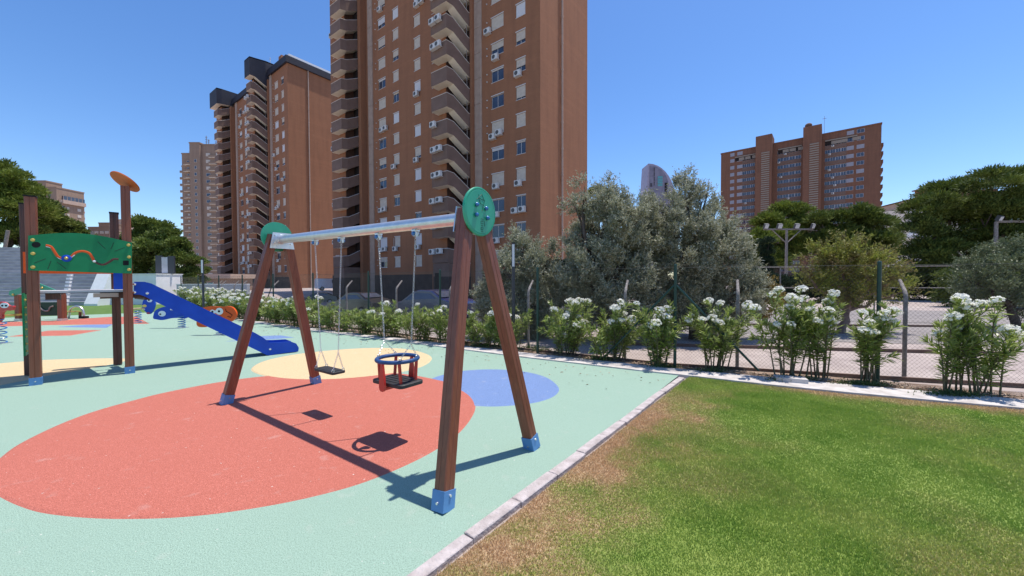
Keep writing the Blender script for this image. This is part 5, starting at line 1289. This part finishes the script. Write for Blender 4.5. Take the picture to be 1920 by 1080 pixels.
tree('pine_tree', 'tree top peeking out just right of the central tower edge', 'tree', 60, [(1118, 365, 13), (1135, 375, 14), (1150, 385, 12), (1120, 395, 18)], 6000, .4, .12, LF['pine'], 'tuft', 1125, .3, 29, clump=.8)
tree('pine_tree', 'big pine on the left edge, taller than the play tower left posts', 'tree', 36, [(5, 325, 26), (25, 350, 30), (-10, 370, 40), (50, 365, 24), (20, 400, 40), (60, 400, 30), (40, 445, 36), (-5, 450, 40)], 36000, .28, .07, LF['pine2'], 'tuft', 10, .35, 30, z0=3.6, clump=.6, flat=.8)
tree('pine_tree', 'dark green tree between the left pine and the tan block', 'tree', 40, [(85, 395, 22), (92, 425, 26), (75, 445, 26), (110, 455, 20)], 16000, .28, .08, LF['pine'], 'tuft', 85, .25, 31, z0=3.6, clump=.6)
tree('broad_tree', 'small leafy tree at the foot of the tan block on the left', 'tree', 42, [(132, 425, 14), (142, 445, 18), (122, 450, 15), (155, 458, 12)], 12000, .22, .09, LF['broad'], 'tuft', 138, .15, 32, z0=3.6, clump=.5)
tree('broad_tree', 'leafy tree right of the tall play tower post with the orange disc', 'tree', 34, [(275, 425, 22), (262, 455, 24), (300, 440, 24), (290, 470, 34), (268, 490, 26), (320, 465, 22), (262, 515, 26)], 30000, .20, .085, LF['broad'], 'tuft', 285, .2, 33, z0=-.2, clump=.45)
tree('broad_tree', 'lighter leafy tree between the white wall and the tan high-rise', 'tree', 33, [(335, 465, 18), (330, 490, 26), (352, 495, 18), (345, 520, 24), (320, 520, 24)], 20000, .20, .085, LF['broad'], 'tuft', 345, .15, 34, z0=-.2, clump=.45)
tree('cypress_tree', 'narrow young conifer standing beside the small brown house', 'tree', 40, [(384, 508, 7), (380, 525, 9), (345, 530, 10)], 5000, .16, .06, LF['broad'], 'tuft', 381, .08, 35, z0=-1.5, clump=.3)
for (x0, x1, yt, Y, lab, mt, sd, lsz) in ((1400, 1560, 520, 26, 'dark clipped hedge behind the olive trees and the floodlight mast', 'cyp', 41, .12), (1560, 1800, 512, 30, 'dark hedge across the middle of the right background', 'cyp', 42, .14), (1780, 2000, 520, 22, 'dark hedge below the broad right-hand pine', 'pine', 43, .12), (1000, 1120, 500, 24, 'dark hedge seen through the gap between olive trees', 'cyp', 44, .12)):
    rr = random.Random(sd); L = [(x, (yt+F*H/Y+522)/2 if False else yt+14+rr.uniform(-5, 6), 20, 0) for x in range(x0, x1, 16)]+[(x, yt+38, 22, .3) for x in range(x0, x1, 18)]
    tree('hedge', lab, 'hedge', Y, L, 26000, lsz, lsz*.35, LF[mt], 'tuft', (x0+x1)/2, .05, sd, clump=.3, flat=1.0)

# ---------------------------------------------------------------- oleanders
HEADS = []
def flower_heads():
    for v in range(6):
        ng = random.Random(900+v); PV = []
        for _ in range(34):
            d = Vector((ng.gauss(0, 1), ng.gauss(0, 1), ng.gauss(.5, .8))).normalized(); f = Vector((d.x*.062, d.y*.062, d.z*.042))*ng.uniform(.75, 1.1)
            nn = (d+Vector((ng.gauss(0, .3), ng.gauss(0, .3), ng.gauss(.1, .3)))).normalized(); u = nn.orthogonal().normalized(); w = nn.cross(u); r = ng.uniform(.017, .024)
            for q in range(5):
                a = q*1.2566; e1 = u*math.cos(a)+w*math.sin(a); s_ = u*-math.sin(a)+w*math.cos(a)
                PV.append([f, f+e1*r*.6+s_*r*.42+nn*.004, f+e1*r+nn*.008, f+e1*r*.6-s_*r*.42+nn*.004])
        o = npmesh('flower_head', np.array([[tuple(v_) for v_ in q] for q in PV]), 4, M['petal']); HEADS.append(o.data); bpy.data.objects.remove(o)
flower_heads()
def oleander(px, py, top, hw, label, seed, fl=6, dens=1.0, bare=.3):
    b = G(px, py); b = Vector((b.x+.1, b.y+.14, 0))
    Y = b.y; hgt = AY(px, top, Y).z; wd = hw*Y/F*(1.12 if px > 1000 else 1.5)
    rg = random.Random(seed)
    t = thing('oleander', label, 'shrub', b, group='white flowering oleanders along the fence')
    ns = max(6, int(12*dens)); sm = MB(); LV = []; tips = []
    for s in range(ns):
        a = rg.uniform(0, 2*math.pi) if s > 1 else s*math.pi; q = rg.random()**.45*wd; hh = hgt*rg.uniform(.55, .95) if s else hgt*.98
        if rg.random() < .3: hh *= .7
        e = Vector((math.cos(a)*q, math.sin(a)*min(q*.6, .42), hh*(1-.18*(q/wd)**2))); st_ = Vector((e.x*.35+rg.uniform(-.08, .08), rg.uniform(-.06, .06), -.02))
        mid = st_+(e-st_)*.5+Vector((0, 0, .06*hgt))-Vector((e.x, e.y, 0))*.1
        P = [st_, st_+(mid-st_)*.5, mid, mid+(e-mid)*.5, e]; sm.tube(P, [.013, .011, .009, .006, .003], 5); tips.append((P, 1))
        for _ in range(rg.choice((2, 3, 3))):
            i = rg.choice((1, 2, 2, 3)); s0 = P[i]; e2 = s0+Vector((rg.uniform(-1, 1)*wd*.5, rg.uniform(-1, 1)*.2, rg.uniform(.08, .42)*hgt))
            e2.z = min(e2.z, hgt*.95); P2 = [s0, s0+(e2-s0)*.5+Vector((0, 0, .03)), e2]; sm.tube(P2, [.006, .005, .003], 4); tips.append((P2, 0))
    for P, main in tips:
        seg = [(P[i+1]-P[i]).length for i in range(len(P)-1)]; tot = sum(seg); s = (bare+rg.uniform(-.08, .12))*tot if main else .1*tot
        while s < tot:
            d = s; i = 0
            while i < len(seg)-1 and d > seg[i]: d -= seg[i]; i += 1
            p = P[i]+(P[i+1]-P[i])*(d/seg[i]); ax = (P[i+1]-P[i]).normalized(); near = s/tot
            for q in range(3):
                a = rg.uniform(0, 6.28); u = ax.cross(Vector((math.cos(a), math.sin(a), .2))).normalized(); drp = .15 if near > .8 else -.4+near*.5
                LV.append((p, (u*.85+ax*(.25+near*.8)+Vector((0, 0, drp*.7))).normalized(), rg.uniform(.10, .17)))
            s += .024+.016*rg.random()
        ax = (P[-1]-P[-2]).normalized()
        for q in range(13):
            a = q*.7; u = ax.cross(Vector((math.cos(a), math.sin(a), .3))).normalized(); LV.append((P[-1]-ax*.03*rg.random(), (u*.45+ax).normalized(), rg.uniform(.08, .16)))
    n = len(LV); V = np.zeros((n*2, 4, 3))
    for i, (p, d, L) in enumerate(LV):
        s_ = d.cross(Vector((rg.uniform(-1, 1), rg.uniform(-1, 1), 1))).normalized()*rg.uniform(.009, .0135); dn = Vector((0, 0, -1))*L*.10
        m_ = p+d*L*.38; m3 = p+d*L*.72+dn*.4; e = p+d*L+dn
        V[i*2] = [p, m_+s_, m3+s_*.7, m_-s_]; V[i*2+1] = [m_-s_, m3+s_*.7, e, m3-s_*.7]
    obj('stems', sm, M['stem'], t); npmesh('foliage', V, 4, LF['oleander'], t)
    cand = sorted([P[-1] for P, m in tips], key=lambda c: -c.z+rg.uniform(-.45, .45)+c.y*.3); used = []
    for c in cand:
        if len(used) >= fl*1.35: break
        if any((c-u).length < .10 for u in used): continue
        used.append(c); o = link('flower_head', rg.choice(HEADS), t, c+Vector((0, -.02, .055))); o.rotation_euler = (rg.uniform(-.4, .4), rg.uniform(-.4, .4), rg.uniform(0, 6.28)); k = rg.uniform(.95, 1.45); o.scale = (k, k, k*.95)
    return t
OLE = [(1055, 668, 563, 58, 'bushy oleander with dense white flower heads beside the dark lamp post', 9, 1.2), (1138, 678, 566, 55, 'bushy oleander in front of the first bent post right of the swing', 8, 1.2),
 (1228, 690, 566, 48, 'oleander in front of the braced green fence post with tall leafy shoot', 6, 1.0), (1335, 696, 560, 62, 'wide white oleander just above the lawn corner', 8, 1.15),
 (1482, 711, 540, 60, 'tall open oleander with white heads and dark drooping lower leaves', 9, 1.0), (1540, 712, 548, 34, 'tall thin oleander right beside the tall open one', 5, .6),
 (1632, 722, 568, 46, 'oleander growing around the tall green post right of the yellow-green tree', 7, .75), (1785, 742, 558, 40, 'oleander with bare crossing stems near the right edge', 4, .6), (1850, 746, 560, 48, 'rightmost oleander leaning to the right edge of the picture', 5, .7),
 (905, 652, 576, 38, 'low oleander between the near swing legs and the lamp post', 3, 1.3), (948, 656, 570, 26, 'thin oleander right behind the lamp post foot', 1, .7), (835, 646, 574, 34, 'oleander just left of the near swing leg with two white heads', 2, 1.1),
 (775, 640, 572, 34, 'leafy oleander behind the cradle swing chains, right one', 2, 1.3), (720, 634, 566, 32, 'leafy oleander behind the cradle swing chains, left one', 3, 1.3), (668, 628, 574, 30, 'low leafy oleander right of the flat swing chains', 0, 1.2), (625, 622, 574, 28, 'low leafy oleander behind the flat swing chains', 0, 1.2),
 (575, 616, 560, 28, 'oleander filling the far swing A-frame on its right', 2, 1.4), (545, 612, 556, 28, 'oleander filling the far swing A-frame on its left', 4, 1.4), (512, 607, 553, 28, 'oleander immediately left of the far swing leg', 7, 1.5), (482, 602, 550, 28, 'flowering oleander right of the orange spring rider', 12, 1.6),
 (452, 598, 548, 28, 'flowering oleander behind the orange spring rider head', 15, 1.7), (425, 594, 545, 26, 'flowering oleander behind the orange spring rider back', 16, 1.7), (400, 590, 541, 26, 'dense flowering oleander right of the far lamp post', 16, 1.7), (376, 586, 538, 26, 'dense flowering oleander behind the far lamp post', 16, 1.7), (355, 582, 536, 24, 'last flowering oleander beside the low grey wall', 16, 1.7)]
for i, (px, py, tp, hw, lab, fl, dn) in enumerate(OLE):
    oleander(px, py, tp, hw, lab, 100+i, fl, dens=dn, bare=.12 if px < 1250 else .3)
# weeds at the feet of the shrubs
rg = np.random.default_rng(8); VW = []
for px, py in ((1000, 655), (1015, 660), (1120, 678), (1250, 692), (1340, 700), (1480, 718), (1500, 715), (1610, 724), (1650, 727), (1780, 745), (1820, 748), (860, 647), (800, 642), (740, 634), (690, 630), (640, 625), (600, 620), (560, 615), (520, 610), (480, 604), (900, 652), (450, 600)):
    c = G(px, py); n = 420; P = np.array([c.x, c.y+.08, .0])+rg.normal(0, 1, (n, 3))*np.array([.15, .05, .0]); P[:, 2] = np.abs(rg.normal(0, .03, n)); D = rg.normal(0, .6, (n, 3)); D[:, 2] = np.abs(D[:, 2])+.4; VW.append(leaves(rg, P, D, .04, .012, .3))
# dry leaf litter along the strip
npmesh('weeds', np.concatenate(VW), 4, LF['weed'], kind='stuff')
VW = []
for a, b_ in zip(KT[:14], KT[1:15]):
    n = 260; t_ = rg.random((n, 1)); P = np.array([*a, 0])*(1-t_)+np.array([*b_, 0])*t_+rg.normal(0, 1, (n, 3))*np.array([.05, .05, 0])+np.array([.1, .17, .0]); P[:, 2] = rg.uniform(-.005, .025, n); D = rg.normal(0, .8, (n, 3)); D[:, 2] *= .15; VW.append(leaves(rg, P, D, .06, .018, .1))
npmesh('leaf_litter', np.concatenate(VW), 4, mat('dry_leaves', (.24, .15, .09), .9, (.40, .30, .2), 30), kind='stuff')

# a few fallen leaves blown over the rubber surface
n = 260; rg = np.random.default_rng(77); t_ = rg.random((n, 1)); ka, kb = np.array([2.6, 6.3, 0]), np.array([-9.0, 13.6, 0])
P = ka*(1-t_)+kb*t_-np.abs(rg.normal(0, .5, (n, 1)))*np.array([[.58, .81, 0]]); P[:, 2] = .016
D = rg.normal(0, 1, (n, 3)); D[:, 2] *= .1
npmesh('fallen_leaves', leaves(rg, P, D, .045, .014, .05), 4, MATS['dry_leaves'], kind='stuff')
